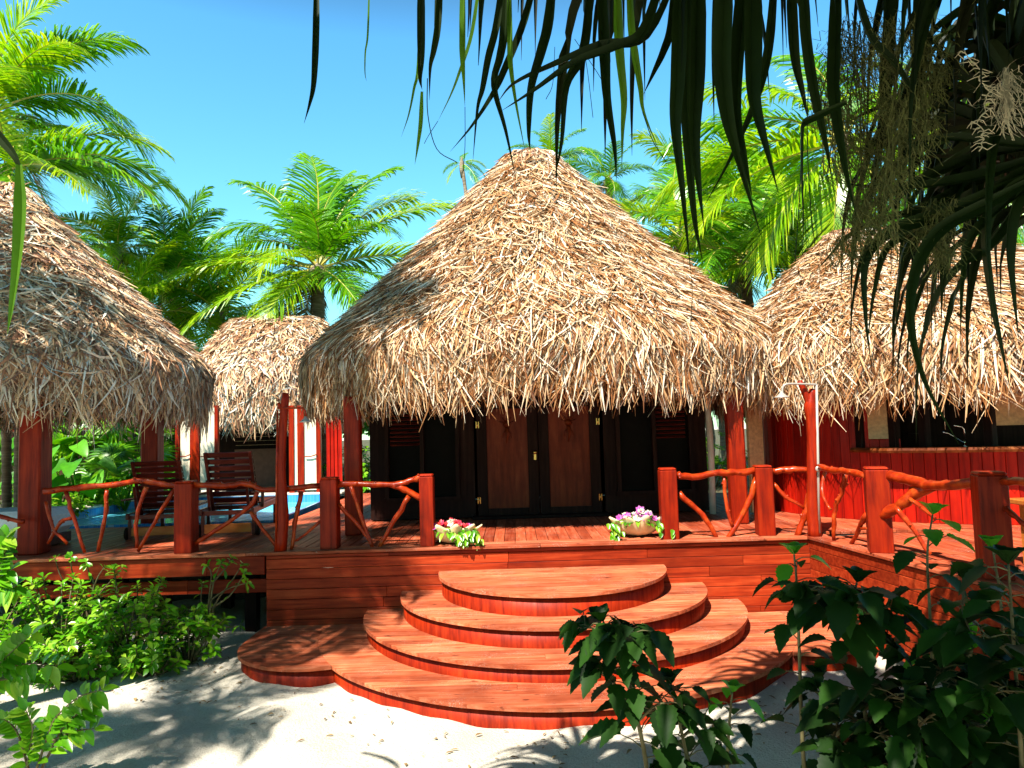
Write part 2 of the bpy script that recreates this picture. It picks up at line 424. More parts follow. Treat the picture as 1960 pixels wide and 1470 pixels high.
def gardenz(X, Y): return 1.02+0.05*np.sin(X*1.3)*np.sin(Y*1.1)+np.clip((Y-20)*0.02, 0, 1)
grid_obj('garden_ground', -60, 60, 16.6, 90, 120, 60, gardenz, M['soil'], kind='structure')
grid_obj('planting_bed', -16, -8.75, 11.5, 16.9, 30, 24, lambda X, Y: 1.16+0.05*np.sin(X*3)*np.sin(Y*2.4), M['soil'], kind='structure')

def boards_y(mb, x0, x1, y0, y1, z, th=0.035, wd=0.135, gap=0.006):
    x = x0
    while x < x1-0.01:
        xe = min(x+wd, x1); y = y0
        while y < y1-0.01:
            L = random.uniform(2.2, 4.2); ye = min(y+L, y1)
            if y1-ye < 0.6: ye = y1
            mb.box(((x+xe)/2, (y+ye)/2, z-th/2+random.uniform(-.001,.001)), (xe-x-gap, ye-y-0.003, th), None, 0.004); y = ye
        x = xe
deck = thing('deck', (0, DY, DK), None, None, kind='structure')
b = MB()
boards_y(b, -9.6, 3.42, DY+0.30, 11.25, DK)
boards_y(b, -3.70, 3.42, 11.25, 16.4, DK)
boards_y(b, 3.42, 11.4, DY+.30, 14.0, DK)
ROTC = Vector((3.42,8.3,0)); R8 = Matrix.Rotation(rad(8),3,'Z')
def rot8(mb, k0=0):
    for i in range(k0, len(mb.v)): mb.v[i] = tuple(R8 @ (Vector(mb.v[i])-ROTC)+ROTC)
k0 = len(b.v); boards_y(b, 3.70, 11.4, 3.0, 8.3, DK-.004); rot8(b, k0)
boards_y(b, -9.6, -8.7, 11.25, 13.0, DK)
b.build('deck_boards', M['board_y'], deck)
b = MB()
for k in range(2):
    x = -9.6
    while x < 3.40:
        xe = min(x+random.uniform(2.5,4), 3.415)
        b.box(((x+xe)/2, DY-0.03+0.16*k+0.079, DK+0.002-0.0175), (xe-x-0.003, 0.155, 0.037), None, 0.006); x = xe
b.build('deck_edge_board', M['tread'], deck)
b = MB()
for k in range(2):
    y = 3.0
    while y < DY+0.20:
        ye = min(y+random.uniform(2,3), DY+0.21)
        b.box((3.495+0.137*k, (y+ye)/2, DK+0.002-0.0175), (0.132, ye-y-0.003, 0.037), None, 0.006); y = ye
rot8(b); b.build('deck_edge_board', M['board_y'], deck)
b = MB(); b.prism([(-9.6,DY+.12),(3.38,DY+.12),(3.38,11.2),(-9.6,11.2)], 1.13, 1.225)
b.prism([(-3.66,11.2),(3.38,11.2),(3.38,16.4),(-3.66,16.4)], 1.13, 1.225)
b.prism([(3.56,8.2),(11.4,8.2),(11.4,14.0),(3.56,14.0)], 1.13, 1.225); k0 = len(b.v); b.prism([(3.56,3.0),(11.4,3.0),(11.4,8.1),(3.56,8.1)], 1.12, 1.215); rot8(b, k0)
b.build('subfloor', M['darkvoid'], deck)  # dark slab added to stop light leaking between the boards
b = MB()
z = 0.36; k = 0
while z < 1.22:
    h = min(0.118, 1.228-z); x = -2.96+0.0
    while x < 3.44:
        xe = min(x+random.uniform(1.2,3.2), 3.45)
        if 3.45-xe < 0.4: xe = 3.45
        b.box(((x+xe)/2, DY+0.035, z+h/2), (xe-x-0.003, 0.03+random.uniform(0,.003), h-0.005), None, 0.004); x = xe
    z += 0.118
b.build('cladding', M['clad'], deck)
b = MB(); z = 0.30
while z < 1.22:
    h = min(0.118, 1.228-z); y = 3.0
    while y < DY+0.015:
        ye = min(y+random.uniform(1.4,3.0), DY+0.016)
        b.box((3.468, (y+ye)/2, z+h/2), (0.03, ye-y-0.003, h-0.005), None, 0.004); y = ye
    z += 0.118
rot8(b); b.build('cladding', M['clad'], deck)
b = MB(); b.box((-2.93, 9.4, 0.8), (0.03, 2.0, 0.84)); b.build('side_cladding', M['clad'], deck)
b = MB(); x = -9.6
while x < -2.99:
    xe = min(x+random.uniform(2.4,3.6), -2.975)
    b.box(((x+xe)/2, DY+0.03, 1.12), (xe-x-.004, 0.035, 0.215), None, 0.006); x = xe
b.build('fascia_board', M['clad'], deck)
b = MB(); x = -9.6
while x < -3.01:
    xe = min(x+random.uniform(2.4,3.6), -2.99)
    b.box(((x+xe)/2, DY+0.16, 0.86), (xe-x-.004, 0.05, 0.16), None, 0.006); x = xe
b.build('bearer_beam', M['clad'], deck)
b = MB()
for x in (-9,-7.4,-5.9,-4.4,-3.3):
    b.box((x, DY+0.5, 0.7), (0.14,0.14,1.0)); b.box((x+.3, DY+1.7, 0.7), (0.14,0.14,1.0))
b.build('stump', M['darkwood'], deck)
b = MB(); b.prism([(-9.6,10.6),(-2.96,10.6),(-2.96,10.7),(-9.6,10.7)], 0.1, 1.2); b.build('under_wall', M['darkvoid'], deck)  # dark sheet added to keep the under-deck void black

# pool
pool_poly = [(-7.75,11.40),(-3.86,11.30),(-4.02,16.0),(-8.45,16.3),(-8.6,13.2)]
b = MB(); b.prism(pool_poly, 1.05, 1.14); b.build('water', M['water'], kind='structure')
b = MB()
n = len(pool_poly)
pool = thing('pool_shell', (-6,13.7,1.2), None, None, kind='structure')
for i in range(n):
    a = Vector((*pool_poly[i],1.20)); c = Vector((*pool_poly[(i+1)%n],1.20))
    b.bar(a, c, 0.05, 0.20)
b.build('tile_band', M['tile'], pool)
b = MB()
for i in (2,3,4):
    a = Vector((*pool_poly[i],1.325)); c = Vector((*pool_poly[(i+1)%n],1.325)); d = (c-a).normalized(); sd = Vector((d.y,-d.x,0))
    b.bar(a+sd*0.13-d*.1, c+sd*0.13+d*.1, 0.30, 0.05, 0.01)
b.build('coping', M['coping'], pool)

# ------------------------------------------------------------------ curved steps
CX = 0.40
steps = thing('curved_steps', (CX, DY, GZ), 'wide red timber steps of half-round treads fanning down from the deck to the sand', 'steps')
def planks(mb, iv, y0, y1, z, th=0.035, wd=0.14):
    """planks along X; iv(y) -> (xl, xr) or None"""
    y = y1
    while y > y0+0.01:
        ya = max(y0, y-wd); ys = [ya+0.002+(y-ya-0.004)*k/4 for k in range(5)]
        if y0 >= ya-1e-6: ys = [ya+(y-0.002-ya)*(k/8)**2 for k in range(9)]
        L = []; R = []
        for yy in ys:
            q = iv(yy)
            if q and q[1]-q[0] > 0.01: L.append((q[0],yy)); R.append((q[1],yy))
        if len(L) >= 2:
            # random butt joint
            xm = random.uniform(max(p[0] for p in L)+.3, min(p[0] for p in R)-.3) if min(p[0] for p in R)-max(p[0] for p in L) > 1.6 and random.random() < .6 else None
            zz = z+random.uniform(-.0012,.0012)
            if xm is None: mb.prism(L[::-1]+R, zz-th, zz)
            else:
                mb.prism(L[::-1]+[(xm-.0015,ys[0]),(xm-.0015,ys[-1])][0:2], zz-th, zz)
                mb.prism([(xm+.0015,ys[-1]),(xm+.0015,ys[0])]+R, zz-th, zz)
        y = ya
def arc_riser(mb, cx, cy, R, a0, a1, z0, z1, seg=0.55):
    n = max(2, int(abs(a1-a0)*R/seg)); 
    for i in range(n):
        b0 = a0+(a1-a0)*i/n; b1 = a0+(a1-a0)*(i+1)/n; m_ = 8; vs = []; fs = []
        for k in range(m_+1):
            a = b0+(b1-b0)*k/m_
            for r in (R, R-0.03):
                for zq in (z0, z1): vs.append((cx+r*math.cos(a), cy+r*math.sin(a), zq))
        for k in range(m_):
            q = k*4; fs += [(q,q+4,q+5,q+1),(q+2,q+3,q+7,q+6),(q+1,q+5,q+7,q+3)]
        mb.add(vs, fs, True)
def half(cx, cy, R):
    return lambda y: (cx-math.sqrt(max(0,R*R-(y-cy)**2)), cx+math.sqrt(max(0,R*R-(y-cy)**2))) if abs(y-cy) <= R else None
ST = [(1.32,1.35,0.995),(1.76,1.70,0.775),(2.17,2.14,0.573)]
zs = [0.775,0.573,0.413]
for (rx, ry, zt), zb in zip(ST, zs):
    R = ry; cxx = CX
    def iv(y, R=ry, rx=rx):
        q = 1-((y-DY)/R)**2
        return (CX-rx*math.sqrt(max(0,q)), CX+rx*math.sqrt(max(0,q))) if q >= 0 else None
    b = MB(); planks(b, iv, DY-ry, DY+0.01, zt); b.build('tread', M['tread'], steps)
    b = MB(); n = 9
    for i in range(n):
        vs = []; fs = []
        for k in range(9):
            a = PI+PI*(i+k/8)/n
            for r in (0.035, 0.065):
                for zq in (zb-0.02, zt-0.036): vs.append((CX+(rx-r)*math.cos(a), DY+(ry-r)*math.sin(a), zq))
        for k in range(8):
            q = k*4; fs += [(q,q+4,q+5,q+1),(q+2,q+3,q+7,q+6),(q+1,q+5,q+7,q+3)]
        b.add(vs, fs, True)
    b.build('riser', M['riser'], steps)
PR = 2.65; LC = (-2.10, 7.72, 0.88); RC = (2.92, 7.72, 0.88); zt = 0.413
b = MB(); planks(b, half(CX, DY, PR), DY-PR, DY+0.01, zt)
def lobe(cx, cy, r, side):
    def iv(y):
        q = half(CX, DY, PR)(y)
        if y > cy: e = (cx-r, cx+r)
        else:
            e = half(cx, cy, r)(y)
            if e is None: return None
        if q is None: q = (CX, CX)
        return (e[0], min(e[1], q[0]-0.003)) if side < 0 else (max(e[0], q[1]+0.003), min(e[1], 3.43))
    return iv
planks(b, lobe(*LC, -1), LC[1]-LC[2], DY+0.01, zt); planks(b, lobe(*RC, 1), RC[1]-RC[2], DY+0.01, zt)
b.build('platform', M['tread'], steps)
b = MB()
arc_riser(b, CX, DY, PR-0.035, PI+0.46, 2*PI-0.46, 0.2, zt-0.036)
arc_riser(b, LC[0], LC[1], LC[2]-0.035, PI-0.75, 1.5*PI+0.36, 0.2, zt-0.036)
arc_riser(b, RC[0], RC[1], RC[2]-0.035, 1.5*PI-0.36, 2*PI, 0.2, zt-0.036)
b.build('platform_riser', M['riser'], steps)

# ------------------------------------------------------------------ thatch
class Roof:
    def __init__(s, cx, cy, a, b, prof, ax=None, ay=None, hx=0.15, pw=2.0):
        s.cx, s.cy, s.a, s.b = cx, cy, a, b; s.ax = cx if ax is None else ax; s.ay = cy if ay is None else ay; s.hx = hx
        s.rf = np.array([p[0] for p in prof]); s.z = np.array([p[1] for p in prof]); rm = (a+b)/2
        d = np.hypot(np.diff(s.rf)*rm, np.diff(s.z)); s.len = d.sum(); s.l = np.concatenate([[0], np.cumsum(d)])/s.len
        s.pw = pw
    def P(s, th, l, drop=0.0):
        lc = np.clip(l, 0, 1); rf = np.interp(lc, s.l, s.rf); z = np.interp(lc, s.l, s.z)-np.maximum(l-1,0)*s.len
        c = np.cos(th); n = np.sin(th); e = 2.0/s.pw
        c2 = np.sign(c)*np.abs(c)**e; n2 = np.sign(n)*np.abs(n)**e
        ex = s.cx+s.a*c2; ey = s.cy+s.b*n2; px = s.ax+s.hx*c; py = s.ay+0.05*n
        return np.stack([px+(ex-px)*rf, py+(ey-py)*rf, z], -1)
    def frame(s, th, l):
        e = 1e-3; l = np.clip(l, 0.002, 0.997)
        T = s.P(th+e, l)-s.P(th-e, l); D = s.P(th, l+e)-s.P(th, l-e)
        T /= np.linalg.norm(T, axis=-1, keepdims=True)+1e-9; D /= np.linalg.norm(D, axis=-1, keepdims=True)+1e-9
        N = np.cross(D, T); N /= np.linalg.norm(N, axis=-1, keepdims=True)+1e-9
        return T, D, N
    def under(s, mat, parent, inset=0.05):
        nt_, nl = 96, 30; th = np.linspace(0, 2*PI, nt_, endpoint=False); l = np.linspace(0, 1, nl)
        TH_, LL = np.meshgrid(th, l); P = s.P(TH_, LL); _, _, N = s.frame(TH_, LL); P = P-N*inset
        i = np.arange(nl-1)[:,None]*nt_+np.arange(nt_)[None,:]; j = np.arange(nl-1)[:,None]*nt_+(np.arange(nt_)+1)[None,:]%nt_
        Q = np.stack([i, i+nt_, j+nt_, j], -1).reshape(-1,4)
        return np_obj('roof', P.reshape(-1,3), Q, mat, parent, smooth=True)
    def strands(s, n, L, W, l0=(0,1), dev=0.35, lift=(-0.01,0.09), curl=0.04, weight=True, roll=0.7, view=None, hang=0.0):
        # area-weighted start positions
        th = rng.uniform(0, 2*PI, n*3); l = rng.uniform(l0[0], l0[1], n*3)
        if weight:
            rf = np.interp(np.clip(l,0,1), s.l, s.rf); keep = rng.uniform(0,1,n*3) < np.clip(rf,0.06,1)
            th, l = th[keep], l[keep]
        th, l = th[:n], l[:n]; n = len(th)
        LL = L*rng.uniform(0.55,1.45,n); ww = W*rng.uniform(0.6,1.5,n)
        dv = rng.normal(0, dev, n)+0.18*np.sin(th*9+l*14)+.10*np.sin(th*23-l*31); h0 = rng.uniform(0,0.03,n); lf = rng.uniform(lift[0],lift[1],n); cu = rng.normal(0,curl,n)
        rl = rng.normal(0, roll, n); bend = rng.normal(0,0.28,n)
        K = 4; pts = []; 
        lm = np.clip(l,0.03,1); R_ = np.maximum(0.25, np.linalg.norm(s.P(th+2e-3,lm)-s.P(th-2e-3,lm),axis=-1)/4e-3)
        for k in range(K):
            t = k/(K-1); ang = dv+bend*t
            tt = th+np.sin(ang)*LL*t/R_; la = l+np.cos(ang)*LL*t/s.len
            T, D, N = s.frame(tt, la)
            h = h0+lf*t+cu*t*t
            ov = np.maximum(la-1, 0)*s.len
            P = s.P(tt, la)+N*(h-0.12*ov*rng.uniform(0.3,1.0,n))[:,None]
            pts.append(P)
        pts = np.stack(pts, 1)                       # n,K,3
        d = pts[:,-1]-pts[:,0]; d /= np.linalg.norm(d,axis=-1,keepdims=True)+1e-9
        T, D, N = s.frame(th, l); side = np.cross(d, N); side /= np.linalg.norm(side,axis=-1,keepdims=True)+1e-9
        up = np.cross(side, d); sv = side*np.cos(rl)[:,None]+up*np.sin(rl)[:,None]
        wk = [0.85,1.0,0.8,0.22]
        V = np.stack([np.stack([pts[:,k]-sv*(ww*wk[k]/2)[:,None], pts[:,k]+sv*(ww*wk[k]/2)[:,None]],1) for k in range(K)],1).reshape(-1,3)
        base = (np.arange(n)*2*K)[:,None]
        Q = np.concatenate([np.stack([base+2*k, base+2*k+1, base+2*k+3, base+2*k+2],-1).reshape(n,4) for k in range(K-1)])
        return V, Q
def cat(parts):
    V = []; Q = []; o = 0
    for v, q in parts: V.append(v); Q.append(q+o); o += len(v)
    return np.concatenate(V), np.concatenate(Q)
def thatch(r, parent, n, nf, L, W, mat, dev=0.35, capmat=None, fl=0.62, fdev=0.16, cap=(0,0.05), capn=500):
    u = r.under(M['thatch_under'], parent)
    V, Q = cat([r.strands(n, L, W, (0.01,0.97), dev), r.strands(int(n*.25), L*1.1, W, (0.05,0.95), dev*1.5, (0.02,0.09), 0.05)])
    np_obj('thatch', V, Q, mat, u)
    V, Q = cat([r.strands(nf, fl, W*.95, (0.86,1.0), fdev, (0.0,0.06), 0.02, roll=.9), r.strands(nf//2, fl*.8, W*.8, (0.97,1.04), fdev, (-0.25,0.0), 0.02, roll=1.0), r.strands(nf//9, fl*1.25, W, (0.90,1.0), fdev*.7, (0.0,0.05), 0.02, roll=.9)])
    np_obj('fringe', V, Q, mat, u)
    if capn:
        V, Q = r.strands(capn, L*.9, W, cap, 0.25, (0.03,0.07), 0.0, weight=False); np_obj('ridge_cap', V, Q, capmat or M['thatch_pale'], u)
    return u

def wall_seg(mb, x0, x1, y, z0, z1, th=0.08):
    mb.box(((x0+x1)/2, y+th/2, (z0+z1)/2), (x1-x0, th, z1-z0))

# ---- main hut
hut = thing('thatched_hut', (0.4, 12.2, DK), 'largest thatched hut with tall pointed roof and dark double doors behind the half-round steps', 'hut', 'thatched roof buildings around the deck')
rm_ = Roof(0.52, 12.2, 3.98, 3.55, [(0,7.58),(0.05,7.50),(0.08,7.34),(0.19,6.88),(0.4,6.02),(0.61,5.22),(0.82,4.44),(0.96,3.94),(1.0,3.72),(0.99,3.44)], hx=0.22, pw=2.15, ax=0.44, ay=12.2)
thatch(rm_, hut, 40000, 9500, 0.62, 0.0215, M['thatch'], dev=.18, fl=0.50)
WY = 10.97
b = MB()
wall_seg(b, -2.25, -0.62, WY, DK+0.02, DK+0.30); wall_seg(b, -2.25, -1.98, WY, DK+0.30, 3.5); wall_seg(b, -0.88, -0.62, WY, DK+0.30, 3.5)
wall_seg(b, 1.40, 3.0, WY, DK+0.02, DK+0.30); wall_seg(b, 1.40, 1.62, WY, DK+0.30, 3.5); wall_seg(b, 2.75, 3.0, WY, DK+0.30, 3.5)
wall_seg(b, -0.62, 1.40, WY, 3.12, 3.5); wall_seg(b, -1.98, -0.88, WY, 3.0, 3.5); wall_seg(b, 1.62, 2.75, WY, 3.0, 3.5)
b.box((-2.21, 12.6, 2.38), (0.08,3.1,2.2)); b.box((2.96, 12.6, 2.38), (0.08,3.1,2.2)); b.box((0.38, 14.2, 2.38), (5.3,0.08,2.2))
b.build('wall', M['darkwood'], hut)
for x0, x1 in ((-1.98,-0.88),(1.62,2.75)):
    b = MB(); ff = 0.06
    for zz in (DK+0.33, 2.97): b.box(((x0+x1)/2, WY-0.02, zz), (x1-x0+.1, 0.1, ff))
    for xx in (x0, (x0+x1)/2, x1): b.box((xx, WY-0.02, (DK+.36+2.94)/2), (ff, 0.1, 2.94-DK-.36))
    wn = b.build('window', M['darkwood'], hut)
    b = MB(); b.box(((x0+x1)/2, WY+0.05, 2.3), (x1-x0-.06, 0.012, 1.4))
    b.build('pane', plain('dark_glass', (0.006,0.005,0.004), 0.45, spec=0.03), wn)
    b = MB()
    for k in range(8): b.box((x0+.28 if x0 < 0 else x1-.3, WY+0.0, 2.45+k*0.065), (0.46, 0.05, 0.012), Matrix.Rotation(0.6,3,'X'))
    b.build('louvre', M['lounger'], wn)
for x0, x1, hs in ((-0.58,0.375,-1),(0.385,1.34,1)):
    b = MB(); st = 0.16
    b.box((x0+st/2, WY+0.0, 2.2), (st, 0.06, 1.80), None, 0.005); b.box((x1-st/2, WY, 2.2), (st, 0.06, 1.80), None, 0.005)
    b.box(((x0+x1)/2, WY, 1.36), (x1-x0-2*st-.004, 0.058, 0.12)); b.box(((x0+x1)/2, WY, 3.03), (x1-x0-2*st-.004, 0.058, 0.14))
    dr = b.build('door', M['darkwood'], hut)
    b = MB(); b.box(((x0+x1)/2, WY+0.01, 2.19), (x1-x0-2*st+.004, 0.025, 1.54)); b.build('door_panel', M['doorpanel'], dr)
    cx = (x0+x1)/2; b = MB()     # carved ornament on the panel
    b.lathe((cx, WY-0.006, 2.72), [(0.0,0.012),(0.03,0.016),(0.055,0.012),(0.06,0)], 16, 'Y')
    for q in range(5):
        a = PI*(0.1+0.2*q); b.tube([(cx+.05*math.cos(a), WY-.008, 2.72+.05*math.sin(a)), (cx+.12*math.cos(a), WY-.01, 2.72+.12*math.sin(a)+.01)], [0.012,0.006], 6)
    b.tube([(cx, WY-.008, 2.66),(cx+.015,WY-.012,2.55),(cx-.01,WY-.01,2.42)], [0.035,0.026,0.006], 8)
    for s_ in (-1,1): b.tube([(cx, WY-.008, 2.62),(cx+s_*.06,WY-.01,2.58),(cx+s_*.07,WY-.01,2.5)], [0.012,0.012,0.006], 6)
    b.build('carving', M['doorpanel'], dr)
    xh = x0+0.02 if hs < 0 else x1-0.02
    for zz in (1.55, 2.72):
        b = MB(); b.tube([(xh-hs*.0, WY-.04, zz-.06),(xh, WY-.04, zz+.06)], 0.011, 8); b.box((xh, WY-.033, zz), (0.05,0.004,0.1)); b.build('hinge', M['brass'], dr)
    if hs < 0:
        b = MB(); b.lathe((x1-.05, WY-.03, 2.27), [(0.028,0.0),(0.028,-0.006),(0.012,-0.012),(0.012,-0.03),(0.03,-0.045),(0.03,-0.06),(0.012,-0.07)], 16, 'Y')
        b.box((x1-.05, WY-.033, 2.2), (0.035,0.005,0.09)); b.build('handle', M['brass'], dr)
b = MB(); b.box((0.38, WY-.08, DK+.025), (2.1,0.2,0.05), None, 0.008); b.build('threshold', M['darkwood'], hut)
for x, y in ((-2.2,9.62),(3.03,9.62)):
    b = MB(); b.box((x,y,(DK+3.15)/2), (0.22,0.22,3.15-DK), Matrix.Rotation(random.uniform(-.2,.2),3,'Z'), 0.02); b.build('roof_post', M['post'], hut)
b = MB(); b.bar((-2.3,9.62,3.19),(3.13,9.62,3.19),0.13,0.09); b.build('eave_beam', M['darkwood'], hut)
b = MB(); b.tube([(2.98,10.7,DK),(3.0,10.72,2.2),(2.97,10.7,3.4)], [0.05,0.045,0.04], 8, jit=.1); b.build('slender_pole', M['coping'], hut)

# ---- left pavilion
pav = thing('thatched_pavilion', (-7.4,10.2,DK), 'open-sided thatched pavilion on square posts at the left end of the deck', 'pavilion', 'thatched roof buildings around the deck')
rp = Roof(-7.4, 10.2, 2.72, 2.78, [(0,6.50),(0.06,6.40),(0.12,6.18),(0.36,5.48),(0.63,4.72),(0.84,4.12),(0.96,3.78),(1.0,3.60),(0.985,3.42)], hx=0.10)
thatch(rp, pav, 20000, 5000, 0.58, 0.025, M['thatch_pale'], dev=0.42, fl=0.55, fdev=0.40)
for x in (-8.82,-5.98):
    for y in (8.78,11.62):
        b = MB(); b.box((x,y,(DK+3.3)/2), (0.27,0.27,3.3-DK), Matrix.Rotation(.05,3,'Z'), 0.02); b.build('roof_post', M['post'], pav)
b = MB()
for x in (-8.82,-5.98): b.bar((x,8.6,3.38),(x,11.8,3.38),0.14,0.16)
for y in (8.78,11.62): b.bar((-9.0,y,3.24),(-5.8,y,3.24),0.14,0.12)
b.build('eave_beam', M['darkwood'], pav)

# ---- pool hut (back left)
ph = thing('pool_hut', (-6.3,18.6,DK), 'small thatched hut with blunt ridge and white panels beyond the pool', 'hut', 'thatched roof buildings around the deck')
rb = Roof(-6.25, 18.6, 2.15, 2.2, [(0,5.80),(0.12,5.78),(0.30,5.66),(0.55,5.25),(0.82,4.65),(0.96,4.2),(1.0,3.7),(0.985,3.3)], hx=0.85)
thatch(rb, ph, 10000, 3200, 0.42, 0.032, M['thatch_pale'], fl=0.55, capn=900, cap=(0,0.16))
PY = 16.15
def pxbox(mb, x0, x1, y0, y1, Y, th):
    a = at(x0, y1, Y); c = at(x1, y0, Y); mb.box(((a.x+c.x)/2, Y, (a.z+c.z)/2), (c.x-a.x, th, abs(c.z-a.z)))
for x0, x1 in ((346,364),(384,411),(564,570),(583,606)):
    b = MB(); pxbox(b, x0, x1, 780, 938, PY, 0.04); b.build('white_panel', M['white'], ph)
for x0, x1 in ((337,345),(365,383),(412,418),(555,563),(571,582),(607,614)):
    b = MB(); pxbox(b, x0, x1, 776, 944, PY, 0.10); b.build('frame_post', M['post'], ph)
for x0, x1 in ((346,364),(384,411),(583,606)):
    a = at(x0,874,PY-.07); c = at(x1,870,PY-.07); b = MB(); b.tube([a, (a+c)/2-Vector((0,0,.02)), c], 0.013, 6); b.build('tie_rail', M['post'], ph)
b = MB(); pxbox(b, 412, 560, 780, 948, 18.6, 0.06); b.build('back_wall', M['darkwood'], ph)
b = MB(); pxbox(b, 450, 535, 858, 940, 18.5, 0.05); b.build('low_board', plain('brown_board', (0.16,0.07,0.04), 0.7), ph)
b = MB()
for k in range(5): pxbox(b, 452, 535, 818+k*8, 821+k*8, 18.45, 0.05)
b.build('louvre', M['tan'], ph)
b = MB()
for k in range(4): pxbox(b, 626+k*7, 632.5+k*7, 770, 930, 16.2, 0.04)
b.build('wall', M['plank_v'], ph)
b = MB(); b.bar((-8.0,17.3,3.4),(-4.5,17.3,3.4),0.12,0.14); b.build('lintel', M['post'], ph)
b = MB(); b.box((-6.3,18.3,1.2),(4.4,1.9,0.12)); b.build('floor_slab', M['coping'], ph)

# ---- right bar hut
bar = thing('thatched_bar_hut', (7.2,11.2,DK), 'broad round thatched hut with red plank wall and serving counter on the right', 'hut', 'thatched roof buildings around the deck')
rr_ = Roof(7.3, 11.2, 3.95, 3.4, [(0,5.72),(0.05,5.68),(0.15,5.48),(0.38,5.03),(0.62,4.5),(0.82,4.06),(0.95,3.76),(1.0,3.55),(0.985,3.33)], ax=5.85, ay=11.3, hx=0.42)
thatch(rr_, bar, 30000, 8000, 0.62, 0.0215, M['thatch'], dev=.18, fl=0.55)
EA, EB = 3.2, 2.6
def ell(t, o=0.0): return Vector((7.2+(EA+o)*math.cos(t), 11.2+(EB+o)*math.sin(t), 0))
def th_of_px(px):
    lo, hi = rad(185), rad(262)
    for _ in range(40):
        mid = (lo+hi)/2; p = ell(mid); p.z = 2.2
        if proj(p)[0] < px: lo = mid
        else: hi = mid
    return (lo+hi)/2
tA = th_of_px(1650); tB = th_of_px(1715); tC = th_of_px(1900); t = rad(165); b = MB(); b2 = MB()
while t < rad(318):
    p = ell(t); dt = 0.125/math.hypot(EA*math.sin(t), EB*math.cos(t)); q = ell(t+dt)
    top = 3.3 if t < tA else (2.36 if t < tB else 2.18)
    ang = math.atan2(q.y-p.y, q.x-p.x)
    b.box(((p.x+q.x)/2,(p.y+q.y)/2,(DK+top)/2), (0.121,0.035+random.uniform(0,.008),top-DK-.004), Matrix.Rotation(ang,3,'Z'), 0.004)
    t += dt
b.build('wall', M['plank_v'], bar)
b = MB(); vs = []; fs = []; n = 40; t0, t1 = th_of_px(1632), rad(322)
for i in range(n+1):
    t = t0+(t1-t0)*i/n; wv = 0.36*min(1, 0.15+i/5)+0.015*math.sin(i*1.9)
    for o, zz in ((-.1,2.185),(wv,2.185),(wv+.012,2.215),(wv-.005,2.245),(-.1,2.245)):
        p = ell(t, o); vs.append((p.x,p.y,zz))
for i in range(n):
    for k in range(5): fs.append((i*5+k, i*5+(k+1)%5, (i+1)*5+(k+1)%5, (i+1)*5+k))
fs += [(0,1,2,3,4), tuple(n*5+k for k in (4,3,2,1,0))]
b.add(vs, fs); b.build('counter', M['counter'], bar)
for x0, x1 in ((1656,1709),(1905,1990)):
    a, c = ell(th_of_px(x0) if x0 < 1950 else rad(250)), ell(th_of_px(x1) if x1 < 1950 else th_of_px(1955)+.05); z0 = 2.36 if x0 < 1700 else 2.5
    b = MB(); a.z = c.z = (z0+3.3)/2; b.bar(a, c, 0.03, 3.3-z0); pn = b.build('tan_panel', M['tan'], bar)
for px in (1650,1714,1772,1898):
    p = ell(th_of_px(px)); b = MB(); b.box((p.x,p.y,2.75), (0.11,0.11,1.1), Matrix.Rotation(.4,3,'Z'), 0.01); b.build('bar_post', M['darkwood'], bar)
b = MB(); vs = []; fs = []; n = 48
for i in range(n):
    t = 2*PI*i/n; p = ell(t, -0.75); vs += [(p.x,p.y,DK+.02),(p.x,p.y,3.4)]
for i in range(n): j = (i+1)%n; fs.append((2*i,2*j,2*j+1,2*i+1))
b.add(vs, fs); b.build('inner_wall', M['darkwood'], bar)  # dark cylinder added so the bar opening looks unlit
b = MB()
for k in range(9):
    p = ell(th_of_px(1722)+0.018*k, -0.6)
    b.lathe((p.x,p.y,2.42), [(0.03,0),(0.034,0.01),(0.034,0.14),(0.012,0.18),(0.012,0.23)], 10)
b2 = MB(); a = ell(th_of_px(1718), -.6); c = ell(th_of_px(1770), -.6); a.z = c.z = 2.4; b2.bar(a, c, .2, .03); sh_ = b2.build('shelf', M['darkwood'], bar)
b = MB(); p = at(1427, 880, 10.6); b.box((3.62,10.55,2.3), (0.26,0.05,2.0), Matrix.Rotation(.35,3,'Z')); b.build('side_board', M['tan'], bar)
b = MB(); t = rad(165); p = ell(t); 
for px in (1600,):
    p = ell(th_of_px(px), 0.5); b.box((p.x+.1,p.y,(DK+3.2)/2), (0.13,0.13,3.2-DK), None, 0.01)
tap_p = ell(th_of_px(1848), -0.02); tap_p.z = 2.245
tap = thing('tap', tap_p, 'small chrome swan-neck tap standing on the bar counter', 'tap')
b = MB(); b.lathe(tap_p, [(0.025,0),(0.025,0.01),(0.012,0.015),(0.012,0.05)], 12); b.build('tap_base', M['metal'], tap)
b = MB(); b.tube([tap_p+Vector(q) for q in ((0,0,.04),(0,0,.22),(-.03,0,.25),(-.13,-.01,.27))], 0.010, 8); b.build('spout', M['metal'], tap)
b = MB(); b.tube([tap_p+Vector(q) for q in ((-.02,0,.06),(-.2,0,.17),(-.27,0,.19))], 0.008, 8); b.build('lever', M['metal'], tap)

